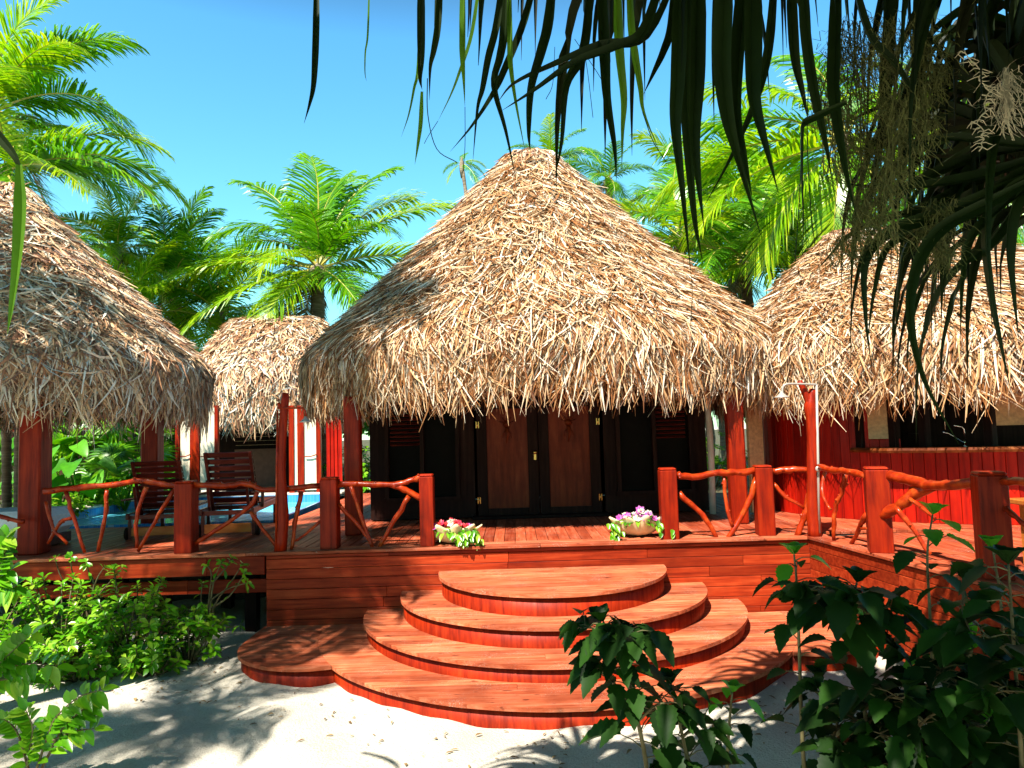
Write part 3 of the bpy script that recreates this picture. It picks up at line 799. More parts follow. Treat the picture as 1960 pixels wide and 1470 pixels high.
# ------------------------------------------------------------------ railings
def twig(rail, name, pix, Y0, Y1, wpx, mat='branch', taper=0.75, snap=False):
    n = len(pix); P = [at(x, y, Y0+(Y1-Y0)*(i/(n-1))) for i, (x, y) in enumerate(pix)]
    C = crom(P, 4); k = len(C); r0 = wpx/F*(Y0+Y1)/4
    rr = [r0*(1+(taper-1)*i/(k-1))*random.choice((.92,.96,1,1.04,1.08,1.16)) for i in range(k)]
    C = [c+Vector((random.gauss(0,.12)*r0, random.gauss(0,.2)*r0, random.gauss(0,.12)*r0)) for c in C]
    b = MB(); b.tube(C, rr, 9, True, 0.12)
    for i in range(1, k-1):
        if random.random() < 0.18: 
            d = Vector((random.uniform(-1,1),random.uniform(-1,.2),random.uniform(-.6,1))).normalized(); b.tube([C[i], C[i]+d*rr[i]*1.5], [rr[i]*.7, rr[i]*.35], 6)
    return b.build(name, M[mat], rail)
def post(rail, px, ytop, Y, w, rot=0.0):
    zt_ = at(px, ytop, Y).z; x = at(px, 980, Y).x
    b = MB(); R3 = Matrix.Rotation(rot,3,'Z'); h = zt_-DK
    b.box((x,Y,DK+(h-.03)/2), (w,w,h-.03), R3, 0.008); b.lathe((x,Y,zt_-.0301), [(w*.66,0),(w*.60,.02),(w*.5,.03)], 4) if False else b.box((x,Y,zt_-.016), (w*.97,w*.97,.03), R3, 0.014)
    return b.build('post', M['post'], rail)
rl = thing('railing', (-3.5,8.5,DK), 'red twig railing in shade left of the steps between short square posts', 'railing', 'rustic railings along the deck edge')
YL = 8.52
post(rl, 357, 920, YL, 0.21); post(rl, 632, 913, YL, 0.20); post(rl, 818, 907, YL-.03, 0.165)
for px_, w_ in (([(85,940),(150,933),(230,925),(265,920),(300,925),(346,930)],11),([(372,928),(430,930),(468,925),(500,936),(540,936),(617,930)],11),([(647,928),(700,927),(755,927),(785,920),(808,912)],11),([(752,928),(780,940),(808,956)],12),([(-40,985),(0,989),(45,999)],9)):
    twig(rl, 'rail', px_, YL, YL, w_, taper=.9)
for px_, w_ in (([(126,941),(139,985),(163,1057)],8),([(204,937),(201,992),(187,1056)],8),([(88,960),(102,1012),(129,1040)],7),([(136,992),(116,1000),(92,1040)],7),([(279,931),(262,992),(262,1050)],8),([(333,937),(296,999),(265,1055)],8),
                ([(493,941),(476,971),(418,1012),(370,1042)],9),([(480,980),(503,1012),(531,1048)],8),([(578,941),(565,1002),(558,1055)],9),([(616,995),(585,1022),(565,1036)],6),([(648,965),(690,1010),(716,1050)],8),([(672,930),(692,990),(714,1051)],8),([(783,950),(752,1000),(725,1050)],10)):
    twig(rl, 'branch', px_, YL, YL, w_)
rr = thing('railing', (4.0,7.5,DK), 'sunlit red twig railing with forked branches right of the steps', 'railing', 'rustic railings along the deck edge')
post(rr, 1280, 895, 8.50, 0.20, -.06); post(rr, 1463, 890, 8.55, 0.20, -.1); post(rr, 1681, 893, 7.25, 0.22, -.35); post(rr, 1897, 902, 5.95, 0.22, -.3)
for px_, y0, y1, w_ in (([(1296,909),(1325,914),(1365,906),(1400,905),(1450,901)],8.5,8.55,13),([(1478,902),(1510,899),(1548,899)],8.55,8.4,12),([(1566,893),(1590,899),(1620,902),(1662,912)],8.3,7.3,12),([(1694,908),(1740,918),(1780,929),(1820,929),(1882,921)],7.2,6.0,20),([(1790,928),(1750,945),(1715,972),(1688,988)],6.65,7.2,22),([(1912,922),(1960,921),(2040,915)],5.9,5.2,15)):
    twig(rr, 'rail', px_, y0, y1, w_, taper=.9)
for px_, y0, y1, w_ in (([(1299,943),(1344,985),(1376,1036)],8.5,8.5,11),([(1385,912),(1391,968),(1402,1008)],8.55,8.5,8),([(1449,915),(1424,980),(1390,1034)],8.55,8.5,12),([(1480,924),(1504,951),(1540,972)],8.55,8.4,8),([(1550,945),(1540,989),(1526,1028)],8.4,8.45,13),([(1580,897),(1574,930),(1578,955),(1590,976)],8.2,8.0,7),([(1617,905),(1611,944),(1598,975),(1595,1036)],7.8,8.0,10),([(1659,985),(1645,1010),(1630,1042)],7.35,7.75,10),([(1648,1012),(1662,1012)],7.5,7.3,6),([(1740,955),(1765,972),(1790,992)],6.8,6.5,9),([(1716,972),(1750,1016),(1780,1062)],6.95,6.75,10),([(1918,965),(1940,985),(1975,1015)],5.9,5.5,11)):
    twig(rr, 'branch', px_, y0, y1, w_)

# ------------------------------------------------------------------ showers
sh = thing('outdoor_shower', at(540,1055,8.42), 'dark outdoor shower on a thin shaded post behind the left railing', 'shower', 'outdoor showers on rough branch posts')
b = MB(); b.tube(crom([at(537,1055,8.42),at(541,980,8.42),at(537,900,8.42),at(541,820,8.42),at(547,752,8.42)],4), [0.075,.073,.07,.07,.07,.067,.065,.062,.06,.06,.058,.055,.052,.05,.05,.047,.04], 9, True, 0.07)
b.tube([at(541,785,8.42),at(532,771,8.40)],[.03,.02],7); b.build('shower_post', M['post'], sh)
b = MB(); b.tube([at(528,1055,8.36),at(529,930,8.36),at(531,785,8.36)], 0.011, 7); b.build('pipe', M['branch'], sh)
b = MB(); b.tube([at(531,781,8.38),at(578,781,8.36),at(584,786,8.36),at(585,798,8.36)], 0.012, 7); b.build('shower_arm', M['branch'], sh)
b = MB(); p = at(585,800,8.36); b.lathe(p, [(0.012,.02),(0.02,0.0),(0.05,-.03),(0.072,-.042),(0.070,-.052)], 18); b.build('shower_head', M['pipe'], sh)
sh = thing('outdoor_shower', at(1556,1028,8.36), 'red forked post shower with pale pipe in the sun at the deck corner', 'shower', 'outdoor showers on rough branch posts')
b = MB(); b.tube(crom([at(1560,1030,8.36),at(1556,960,8.36),at(1556,880,8.36),at(1555,815,8.36),at(1551,775,8.36),at(1556,745,8.36)],4), [0.085,.08,.076,.074,.072,.07,.07,.068,.067,.066,.065,.065,.065,.064,.066,.07,.07,.06,.05,.045,.04], 9, True, .07)
b.tube(crom([at(1553,782,8.36),at(1543,757,8.36),at(1530,729,8.36)],3),[.055,.05,.045,.04,.037,.034,.03],8,True,.07); b.build('shower_post', M['post'], sh)
b = MB(); b.tube([at(1568,1020,8.30),at(1566,900,8.30),at(1563,736,8.30)], 0.015, 8); b.build('pipe', M['pipe'], sh)
b = MB(); b.tube(crom([at(1563,736,8.30),at(1535,735,8.28),at(1508,735,8.26),at(1499,740,8.26),at(1497,752,8.26)],4), 0.013, 8); b.build('shower_arm', M['pipe'], sh)
b = MB(); p = at(1496,752,8.26); b.lathe(p, [(0.014,.02),(0.022,0.0),(0.05,-.028),(0.085,-.05),(0.084,-.058)], 20); b.build('shower_head', M['pipe'], sh)
b = MB(); p = at(1563,897,8.29); b.lathe(p+Vector((0,-.05,0)), [(0.03,0),(0.035,.008),(.03,.016)], 10, 'Y'); b.tube([p,p+Vector((0,-.05,0))],.01,6); b.build('valve', M['pipe'], sh)

# ------------------------------------------------------------------ clam shells with flowers
def clam(c, w, label, seed, tilt):
    r = random.Random(seed); root = thing('clam_shell', c, label, 'shell planter', 'clam shells of flowers by the steps')
    vs = []; fs = []; nu, nv = 72, 12
    for j in range(nv+1):
        v = j/nv
        for i in range(nu+1):
            u = i/nu; a = PI*(0.02+0.96*u)
            rib = math.cos(u*PI*2*4.5+PI)
            rr_ = v**0.75*(1+0.16*rib*v)
            x = -math.cos(a)*w*0.5*rr_*1.05; y = -math.sin(a)*w*0.34*rr_
            zz = w*0.36*(v**2.0)*(0.80+0.20*math.sin(a))+w*0.05*rib*v*v
            vs.append((c[0]+x, c[1]+y+w*.10, c[2]+0.012+zz))
    off = len(vs)
    for j in range(nv):
        for i in range(nu): a = j*(nu+1)+i; fs.append((a,a+1,a+nu+2,a+nu+1))
    b = MB(); b.add(vs, fs, True)
    o = b.build('valve', M['shell'], root); md = o.modifiers.new('thickness', 'SOLIDIFY'); md.thickness = 0.014
    b = MB(); vs = []; fs = []                                  # back half of the shell, lower
    for j in range(nv+1):
        v = j/nv
        for i in range(nu//2+1):
            a = PI*(1.0+i/(nu//2)); rb2 = math.cos(i/(nu/2)*PI*9)
            vs.append((c[0]-math.cos(a)*w*.5*v**.75, c[1]-math.sin(a)*w*.22*v**.75*(1+.1*rb2*v)+w*.10, c[2]+.014+w*.22*v*v+w*.03*rb2*v*v))
    for j in range(nv):
        for i in range(nu//2): a = j*(nu//2+1)+i; fs.append((a,a+1,a+nu//2+2,a+nu//2+1))
    b.add(vs, fs, True); o = b.build('hinge_side', M['shell'], root); md = o.modifiers.new('thickness', 'SOLIDIFY'); md.thickness = 0.014
    return root
def leaf_blade(mb, base, d, up, L, W, droop=0.3, fold=0.25, serr=0.0, n=6, shape='ovate', smooth=True):
    d = Vector(d).normalized(); up = Vector(up); s = d.cross(up)
    if s.length < 1e-3: s = d.cross(Vector((1,0.2,0)))
    s.normalize(); nn = s.cross(d).normalized(); vs = []; fs = []; base = Vector(base)
    for i in range(n+1):
        t = i/n
        if shape == 'ovate': wv = W*0.5*(math.sin(PI*min(1,t**0.72))**0.85 if 0 < t < 1 else 0.02)
        elif shape == 'obovate': wv = W*0.5*(math.sin(PI*t**1.5)**0.8 if 0 < t < 1 else 0.05)
        elif shape == 'heart': wv = W*0.5*((1-t)**0.6*(0.75+0.9*min(1,t*5)*0.28) if t < 1 else 0.01)
        if serr and 0 < i < n: wv *= (1+serr) if i % 2 else (1-serr)
        p = base+d*(L*t*(1-droop*.25*t))-nn*0+Vector((0,0,-1))*(L*droop*t*t*.8)
        e = nn*(wv*fold*2)
        vs += [p-s*wv+e, p, p+s*wv+e]
    for i in range(n): a = i*3; fs += [(a,a+3,a+4,a+1),(a+1,a+4,a+5,a+2)]
    mb.add(vs, fs, smooth)
def flowers(c, w, label, seed, cols, hang):
    r = random.Random(seed); root = thing('flower_arrangement', c, label, 'flowers', 'flower arrangements in shells')
    b = MB()
    for i in range(95):
        a = r.uniform(0,2*PI); rr_ = r.uniform(.2,1)**.6
        p = Vector((c[0]+math.cos(a)*w*.42*rr_, c[1]+math.sin(a)*w*.2*rr_, c[2]+w*.24+r.uniform(0,.10)*(1.2-rr_)))
        d = Vector((math.cos(a), math.sin(a)*.7-.2, r.uniform(-.5,.9))); leaf_blade(b, p, d, (0,0,1), r.uniform(.06,.12), r.uniform(.035,.065), .5, .2, n=4)
    for i in range(26):
        x = (r.uniform(.1,.52) if hang > 0 else r.choice((r.uniform(-.55,-.38), r.uniform(.25,.58))))*w; y = -w*r.uniform(.18,.34)
        for k in range(r.randint(1,3)): leaf_blade(b, (c[0]+x+r.uniform(-.05,.05), c[1]+y+r.uniform(-.03,.05), c[2]+w*r.uniform(.2,.3)-k*.05), (r.uniform(-.5,.5),-.6,-.6), (0,-1,.3), r.uniform(.07,.10), .055, .3, .2, n=4)
    b.build('foliage', M['fore_lit'] if False else M['shrub'], root)
    for mat, n in cols:
        for i in range(n):
            a = r.uniform(0,2*PI); rr_ = r.uniform(0,.9); b = MB()
            p = Vector((c[0]+math.cos(a)*w*.40*rr_, c[1]-.05+math.sin(a)*w*.18*rr_, c[2]+w*.30+r.uniform(.02,.10)*(1.3-rr_)))
            ax = Vector((r.uniform(-.6,.6), r.uniform(-1,-.2), r.uniform(.3,1))).normalized(); t1 = ax.cross(Vector((0.3,.1,1))).normalized(); t2 = ax.cross(t1)
            sz = r.uniform(.04,.07)
            for k in range(6):
                q = 2*PI*k/6+r.uniform(-.2,.2); leaf_blade(b, p, t1*math.cos(q)+t2*math.sin(q)+ax*.55, ax, sz, sz*.75, .15, -.15, n=4)
            b.tube([p, p+ax*sz*.8], [.005,.003], 5); b.build('flower', M[mat], root)
cl = Vector((onz(868,1040,DK).x, 8.52, DK+.003)); cr = Vector((onz(1217,1022,DK).x, 8.66, DK+.003))
clam(cl, 0.60, 'fluted clam shell holding red flowers beside the left end post', 3, 0); clam(cr, 0.66, 'fluted clam shell holding magenta and white flowers near the right end post', 4, 0)
flowers(cl, 0.62, 'red and orange flowers with trailing leaves in the left clam shell', 5, [('redflower',16),('pinkflower',3),('whiteflower',2)], 1)
flowers(cr, 0.72, 'magenta and white flowers spilling from the right clam shell', 6, [('pinkflower',16),('whiteflower',13)], -1)

# ------------------------------------------------------------------ daybed, loungers, bench
db = thing('daybed', (-7.05,9.35,DK), 'low white canvas daybed under the left pavilion roof', 'daybed')
b = MB(); b.box((-7.05,9.35,DK+.09), (1.9,0.72,0.14), None, .01); b.build('base', M['lounger'], db)
b = MB(); b.box((-7.05,9.35,DK+.33), (2.0,0.8,0.34), None, .09); b.build('mattress', M['mattress'], db)
def lounger(root):
    b = MB()
    for s in (-1,1):
        b.bar((s*.34,-.05,.36),(s*.34,1.55,.36),.045,.09,.008)
    for y in (0.02,0.75,1.5): b.bar((-.32,y,.34),(.32,y,.34),.04,.06)
    b.build('frame', M['lounger'], root)
    for s in (-1,1):
        for y in (0.08,1.42):
            b = MB(); b.box((s*.34,y,.17), (.05,.07,.33), None, .006); b.build('leg', M['lounger'], root)
        b = MB(); b.lathe((s*.385,.1,.09), [(.09,-.02),(.095,-.012),(.095,.012),(.09,.02)], 20, 'X'); b.build('wheel', M['darkwood'], root)
        b = MB(); b.bar((s*.37,-.1,.62),(s*.37,.5,.60),.06,.03,.006); b.bar((s*.37,.45,.36),(s*.37,.45,.6),.04,.04); b.build('armrest', M['lounger'], root)
    b = MB()
    for k in range(11): b.box((0,.55+k*.092,.415), (.66,.075,.022), None, .005)
    b.build('seat', M['lounger'], root)
    b = MB(); p0 = Vector((0,.42,.43)); dv = Vector((0,-.44,.82)).normalized()
    for s in (-1,1): b.bar(p0+Vector((s*.30,0,-.12)), p0+Vector((s*.30,0,0))+dv*.86, .045, .035, .006, up=Vector((0,1,.3)))
    for k in range(8):
        c = p0+dv*(.06+k*.108); b.bar(c+Vector((-.33,.02,0)), c+Vector((.33,.02,0)), .02, .082, .005, up=dv)
    b.build('backrest', M['lounger'], root)
    b = MB()
    for s in (-1,1): b.bar((s*.26,-.02,.80),(s*.26,.12,.30),.035,.03)
    b.bar((-.27,.1,.32),(.27,.1,.32),.035,.04); b.build('back_support', M['lounger'], root)
    b = MB(); b.box((0,.03,.12), (.62,.03,.13), None, .006); b.build('axle_board', M['bench'], root)
def lounge_root(lab): 
    o = thing('sun_lounger', (0,0,0), lab, 'sun lounger', 'wooden loungers facing the pool'); return o
l1 = lounge_root('slatted dark red wooden lounger with taller back facing the pool, nearer the shower'); lounger(l1)
l2 = l1.copy(); COL.objects.link(l2); l2['label'] = 'slatted dark red wooden lounger with lower back, nearer the pavilion'
for ch in list(l1.children):
    c = ch.copy(); COL.objects.link(c); c.parent = l2
l1.location = (-3.98,9.75,DK); l1.rotation_euler = (0,0,.12); l1.scale = (1,1,.98)
l2.location = (-4.98,9.75,DK); l2.rotation_euler = (0,0,.16); l2.scale = (1,1,.90)
bn = thing('bench', at(1962,1010,6.3), 'orange varnished wooden bench cut by the right edge of the view', 'bench')
p = at(1950,955,6.3)
b = MB(); b.box((p.x+.62,6.3,p.z-.03), (1.25,.3,.05), None, .01); b.build('seat', M['bench'], bn)
for dx in (.12,1.1):
    b = MB(); b.box((p.x+dx,6.3,(DK+p.z-.055)/2), (.06,.26,p.z-.055-DK)); b.build('leg', M['bench'], bn)

# ------------------------------------------------------------------ palms
FR = {}
def frond_mesh(L, e0, droop, matk, seed, ll=1.0, tat=0.0, nl=74):
    r = random.Random(seed); N = 22
    P = [Vector((0,0,0))]; tang = []
    for i in range(N):
        t = i/N; e = e0-droop*t**1.25; d = Vector((math.cos(e), 0.10*math.sin(t*3+seed), math.sin(e))).normalized(); tang.append(d); P.append(P[-1]+d*(L/N))
    tang.append(tang[-1]); b = MB(); mi = []
    b.tube(P, [max(.004, .028*(1-i/N)*L/3) for i in range(N+1)], 4); mi += [1]*len(b.f)
    roll = r.uniform(-.5,.5)
    for s in (-1,1):
        for k in range(nl):
            t = 0.13+0.87*(k+.5*(s>0)*.6)/nl; x = t*N; i = min(N-1, int(x)); p = P[i].lerp(P[i+1], x-i); d = tang[i]
            sd = d.cross(Vector((0,0,1)));
            if sd.length < 1e-3: sd = Vector((0,1,0))
            sd.normalize(); up = sd.cross(d).normalized()
            sd2 = sd*s*math.cos(roll*s)+up*(0.18+math.sin(roll)*.3)
            a = rad(68-42*t)+r.uniform(-.12,.12); ln = L*.30*ll*(math.sin(PI*(0.12+.80*t))**.7)*r.uniform(.85,1.1)
            if r.random() < tat: ln *= r.uniform(.3,.7)
            dd = (d*math.cos(a)+sd2*math.sin(a)).normalized(); g = r.uniform(.25,.6)
            wv = d*(0.024*L/3); q = [p, p+dd*ln*.45+Vector((0,0,-ln*.10*g)), p+dd*ln*.82+Vector((0,0,-ln*.42*g)), p+dd*ln*1.0+Vector((0,0,-ln*.75*g))]
            w4 = [.7,1.0,.75,.12]; vs = []
            for c, wk in zip(q, w4): vs += [c-wv*wk, c+wv*wk]
            b.add(vs, [(0,1,3,2),(2,3,5,4),(4,5,7,6)]); mi += [0]*3
    me = bpy.data.meshes.new('frond'); me.from_pydata(b.v, [], b.f); me.materials.append(M[matk]); me.materials.append(M['rachis'])
    me.polygons.foreach_set('material_index', mi); me.update(); return me
def get_frond(e0, droop, matk, var, L):
    key = (round(e0,1), round(droop,1), matk, var, round(L,1))
    if key not in FR: FR[key] = frond_mesh(L, e0, droop, matk, hash(key) % 9973 if False else int(abs(e0)*71+droop*37+var*131+L*17), tat=.13)
    return FR[key]
def palm(crown, base, L, label, fr=None, n=18, seed=1, mat='palm', r0=0.16, group='coconut palms', name='coconut_palm', nut=True, r1=None):
    """fr: list of (azimuth deg, elevation deg, droop deg, length factor[, material])"""
    r = random.Random(seed); crown = Vector(crown); base = Vector(base)
    if nut: L *= 1.17
    root = thing(name, base, label, 'palm tree', group)
    mid = base.lerp(crown, .5)+Vector((r.uniform(-.2,.2), r.uniform(-.2,.2), 0)); mid.x += (crown.x-base.x)*-.18
    C = crom([base, mid, crown-Vector((0,0,.05))], 14); k = len(C); rr_ = []
    for i in range(k): rr_.append((r0*(1.25-.55*i/k) if i > 1 else r0*1.6)*(1.06 if i % 2 else .95))
    b = MB(); b.tube(C, rr_, 12); b.lathe(crown-Vector((0,0,.1)), [(r0*.6,-.35),(r0*1.1,-.1),(r0*1.0,.08),(r0*.5,.2),(.02,.28)], 10)
    b.build('trunk', M['trunk'], root)
    if fr is None:
        fr = []
        for i in range(n):
            e = 82-112*(i/n)**1.1+r.uniform(-8,8); fr.append((i*137.5+r.uniform(-15,15), e, 55+50*(1-abs(e)/90)+r.uniform(-12,12), r.uniform(.85,1.1)))
    if nut and seed % 3 != 2 and seed not in (13,19): fr = list(fr)+[(seed*71 % 360, -62, 20, .75, 'palm_dead'), (seed*137 % 360, -50, 30, .7, 'palm_dead')]
    for i, q in enumerate(fr):
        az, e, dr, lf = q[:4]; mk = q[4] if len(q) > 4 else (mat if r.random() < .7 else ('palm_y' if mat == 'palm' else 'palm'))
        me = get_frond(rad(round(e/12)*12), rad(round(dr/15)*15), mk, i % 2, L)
        o = bpy.data.objects.new('frond', me); o.location = crown-base; o.rotation_euler = (r.uniform(-.25,.25), 0, rad(az)); o.scale = (lf,)*3
        finish(o, root)
    if nut:
        for i in range(4):
            b = MB(); a = r.uniform(0,2*PI); c = crown+Vector((math.cos(a)*r0*1.7, math.sin(a)*r0*1.7, -.18+r.uniform(-.1,.1)))
            b.lathe(c, [(0.01,-.14),(.07,-.1),(.1,0),(.075,.09),(.01,.13)], 10); b.build('coconut', M['palm_y'], root)
    return root
def G(p, z=1.0): return (p.x, p.y, z)
# az 0 = to the right, 180 = to the left, 270 = towards the camera
c = at(-15,215,19); palm(c, (c.x-.35,18.9,1.1), 3.75, 'tall palm at the upper left edge with its crown above the pavilion roof', [(5,55,75,1.05),(-12,25,75,1.0),(8,-12,60,1.0),(20,75,70,.95),(-30,45,80,.9),(-60,20,80,.9),(-75,-20,60,.9),(40,40,90,1),(75,20,90,.9),(150,40,80,1),(190,10,80,1),(-20,-35,40,.8),(-110,50,80,.8),(250,-30,40,.8),(15,85,60,.9)], seed=3)
c = at(8,330,18); palm(c, (c.x-.25,17.8,1.1), 3.9, 'shorter palm at the left edge whose fronds arch over the pavilion peak', [(8,30,75,1.05),(-8,8,60,1.05),(25,50,80,.9),(-25,-5,50,.9),(60,35,80,.9),(120,40,80,.9),(180,30,80,.9),(90,70,70,.8),(-70,60,90,.7),(-45,-25,40,.9)], seed=4, n=12)
c = at(225,480,21); palm(c, G(c+Vector((.3,0,0)),1.0), 2.1, 'small yellow-green palm just above the pavilion roof slope', n=15, seed=5, mat='palm_y')
c = at(330,545,23); palm(c, G(c+Vector((.1,0,0)),1.0), 2.9, 'feathery palm between the pavilion and the pool hut', n=20, seed=6)
c = at(250,620,20); palm(c, G(c,1.0), 2.4, 'low palm filling the gap behind the pavilion slope', n=16, seed=16, mat='palm_y')
c = at(420,600,22); palm(c, G(c,1.0), 2.7, 'low palm directly behind the pool hut ridge', n=16, seed=17, mat='palm')
c = at(608,515,20); palm(c, G(c+Vector((.1,.2,0)),1.0), 3.6, 'large palm with broad crown behind the pool hut left of the main roof', [(128,80,45,1.12,'palm'),(150,72,60,1.05,'palm'),(75,78,40,1.15,'palm'),(40,70,50,1.15,'palm'),(30,62,45,1.1,'palm_y'),(20,42,50,1.1,'palm_y'),(5,24,60,1.0,'palm_y'),(172,30,55,.95,'palm_y'),(188,8,50,1.05,'palm_y'),(205,-12,45,1.05,'palm_y'),(160,50,95,.9),(185,62,110,.85),(-8,-2,60,.9),(-20,-30,40,.8,'palm_y'),(-60,-10,60,.8),(-95,-25,50,.75,'palm_y'),(-140,-25,50,.8,'palm_y'),(-90,60,95,.75),(100,50,80,1),(250,30,90,.7),(-40,45,90,.8,'palm'),(90,20,80,1),(130,25,80,1),(215,-38,30,1.0,'palm_y'),(60,88,40,.9,'palm')], seed=7, r0=.24)
c = at(1055,315,25); palm(c, G(c+Vector((.2,0,0)),1.0), 1.7, 'palm tip peeping over the peak of the main roof', n=11, seed=8)
c = at(1165,345,23); palm(c, G(c,1.0), 1.5, 'small dark palm crown just right of the main roof peak', n=11, seed=9)
c = at(884,312,20); palm(c, (c.x+.7,20,1.0), 0.95, 'scrawny young palm sticking up left of the main roof peak', [(60,70,60,.7),(10,20,70,.8),(-20,-10,60,1),(170,10,70,.7),(-60,-40,40,1),(200,-40,40,.8)], seed=10, r0=.07, nut=False)
c = at(1300,455,18); palm(c, G(c+Vector((.3,.2,0)),1.0), 2.7, 'yellow-green palm behind the right shoulder of the main roof', [(150,62,95,1.0,'palm_y'),(172,45,85,.95,'palm_y'),(185,10,70,.9),(20,60,80,1.0,'palm_y'),(70,80,60,1,'palm'),(110,74,80,1,'palm'),(0,30,70,1),(-15,0,60,1),(-90,40,90,.9),(-120,-10,60,.9,'palm_y'),(-60,-20,50,.9,'palm_y'),(200,-30,40,.9),(-30,-35,40,1.0)], seed=11)
c = at(1425,500,16); palm(c, G(c+Vector((.2,.2,0)),1.0), 3.0, 'bright palm in the gap between the main roof and the bar hut roof', [(165,35,60,1,'palm_y'),(185,10,55,.9,'palm_y'),(150,60,75,.9,'palm'),(20,62,55,1.05,'palm_y'),(5,35,60,1,'palm_y'),(60,78,60,1,'palm'),(95,60,80,1),(-25,-5,60,1,'palm_y'),(-70,-25,50,.9,'palm_y'),(210,-30,40,.9),(-90,30,90,.8,'palm_y'),(-130,10,70,.9,'palm')], seed=12)
c = at(1620,270,13.5); palm(c, G(c+Vector((.5,.3,0)),1.0), 3.2, 'big sunlit palm towering over the bar hut roof', [(178,12,60,1.05,'palm_y'),(190,-12,50,1.1,'palm_y'),(165,40,75,1,'palm'),(205,-40,40,.9,'palm_y'),(235,-60,25,.75,'palm_y'),(262,-72,15,.72,'palm_y'),(150,65,80,1),(10,30,80,1,'palm_y'),(-10,0,70,1,'palm_y'),(-30,-40,40,.9,'palm_y'),(60,60,80,1),(-70,-50,30,.8),(90,80,60,.9),(300,20,80,.8)], seed=13)
c = at(1890,330,14); palm(c, G(c+Vector((.2,.3,0)),1.0), 3.0, 'yellow palm behind the hanging dead leaves at the right edge', n=18, seed=14, mat='palm_y')
c = at(1505,420,20); palm(c, G(c,1.0), 3.2, 'farther palm rising between the bright palm and the bar hut peak', n=18, seed=15, mat='palm')
c = at(1370,400,22); palm(c, G(c,1.0), 3.0, 'tall bright palm filling the sky gap right of the main roof shoulder', n=20, seed=18, mat='palm_y')
c = at(1545,520,15.5); palm(c, G(c,1.0), 2.6, 'low bright palm fanning out just behind the bar hut peak', [(95,80,40,1,'palm_y'),(150,60,60,1,'palm_y'),(175,30,55,1,'palm_y'),(30,65,60,1,'palm_y'),(120,75,55,1,'palm'),(200,10,50,.9,'palm_y'),(60,75,60,1,'palm'),(-90,70,80,.8,'palm_y'),(10,40,60,.9,'palm'),(160,80,70,1,'palm_y')], seed=19)
# palms standing out of the frame whose shadows reach into it
for cr_, bs_, Lf, sd_, lb in (((-4.9,6.2,11.4),(-9.0,4.0,GZ),2.2,21,'leaning palm beyond the upper left corner, shading the main roof edge'),((-8.7,5.4,9.0),(-9.6,4.0,GZ),2.3,22,'palm beyond the left side, shading the pavilion roof'),
        ((-5.5,4.1,8.8),(-6.2,3.6,GZ),2.4,25,'palm beyond the left side, shading the middle of the deck front'),
        ((-5.9,1.0,8.4),(-6.8,.9,GZ),1.5,24,'palm behind the viewer, shading the sand on the left')):
    palm(cr_, bs_, Lf, lb, n=15 if sd_ == 24 else 26, seed=sd_, nut=False)

# ------------------------------------------------------------------ shrubs and garden
def rosette(mb, tip, d, L, n, r, shape='obovate', W=.42):
    d = Vector(d).normalized(); t1 = d.cross(Vector((.3,.2,1))).normalized(); t2 = d.cross(t1)
    for k in range(n):
        a = k*2.4+r.uniform(-.3,.3); el = r.uniform(.15,1.0)*(1-k/n*.5)
        leaf_blade(mb, tip-d*(k*.008), t1*math.cos(a)+t2*math.sin(a)+d*el, d, L*r.uniform(.7,1.15), L*W*r.uniform(.85,1.15), r.uniform(.1,.45), r.uniform(.05,.3), n=4, shape=shape)
def shrub(c, R, H, label, seed, nst=34, L=.13, mat='shrub', group='beach shrubs below the deck', lean=(0,0), name='beach_shrub', cat_='shrub', low=0.0):
    r = random.Random(seed); root = thing(name, c, label, cat_, group); bs = MB(); bl = MB(); c = Vector(c)
    for i in range(nst):
        a = r.uniform(0,2*PI); q = r.uniform(.1,1)**.55; h = H*(.35+.65*r.random())*(1.08-.45*q*q)
        tip = c+Vector((math.cos(a)*R*q+lean[0]*h, math.sin(a)*R*q*.85+lean[1]*h, h))
        mid = c.lerp(tip,.5)+Vector((r.uniform(-.05,.05),r.uniform(-.05,.05),-.04))
        s0 = c+Vector((math.cos(a),math.sin(a),0))*R*.18*q
        bs.tube([s0,mid,tip],[.012,.009,.006],5)
        d = (tip-mid).normalized()+Vector((0,-.15,.3)); rosette(bl, tip, d, L*r.uniform(.7,1.1), r.randint(10,15), r)
        for k in range(5):
            p = s0.lerp(tip, r.uniform(.3,.9)); leaf_blade(bl, p, (r.uniform(-1,1),r.uniform(-1,.6),r.uniform(-.3,.6)), (0,0,1), L*r.uniform(.5,.9), L*.35, .3, .2, n=4, shape='obovate')
    bs.build('stems', M['stem'], root); bl.build('foliage', M[mat], root)
    return root
SH = [(-5.75,7.65,.62,1.0,46,'bushy beach shrub at the left edge in front of the deck'),
      (-4.95,7.75,.62,.95,50,'dense bright beach shrub second from the left below the deck'),
      (-4.20,7.72,.62,1.02,54,'tallest leafy beach shrub below the middle of the left railing'),
      (-3.55,7.66,.42,.66,30,'small beach shrub beside the dark gap under the deck'),
      (-5.35,7.05,.55,.62,40,'low beach shrub spilling onto the sand at the left'),
      (-6.35,7.3,.55,1.1,36,'beach shrub half cut off by the left edge'),
      (-4.45,7.25,.45,.48,30,'low round beach shrub at the edge of the sand'),
      (-3.75,7.30,.32,.34,20,'smallest low beach shrub near the left end of the platform')]
for i, (x,y,R,H,n,lb) in enumerate(SH): shrub((x,y,GZ-.02), R, H, lb, 100+i, n)
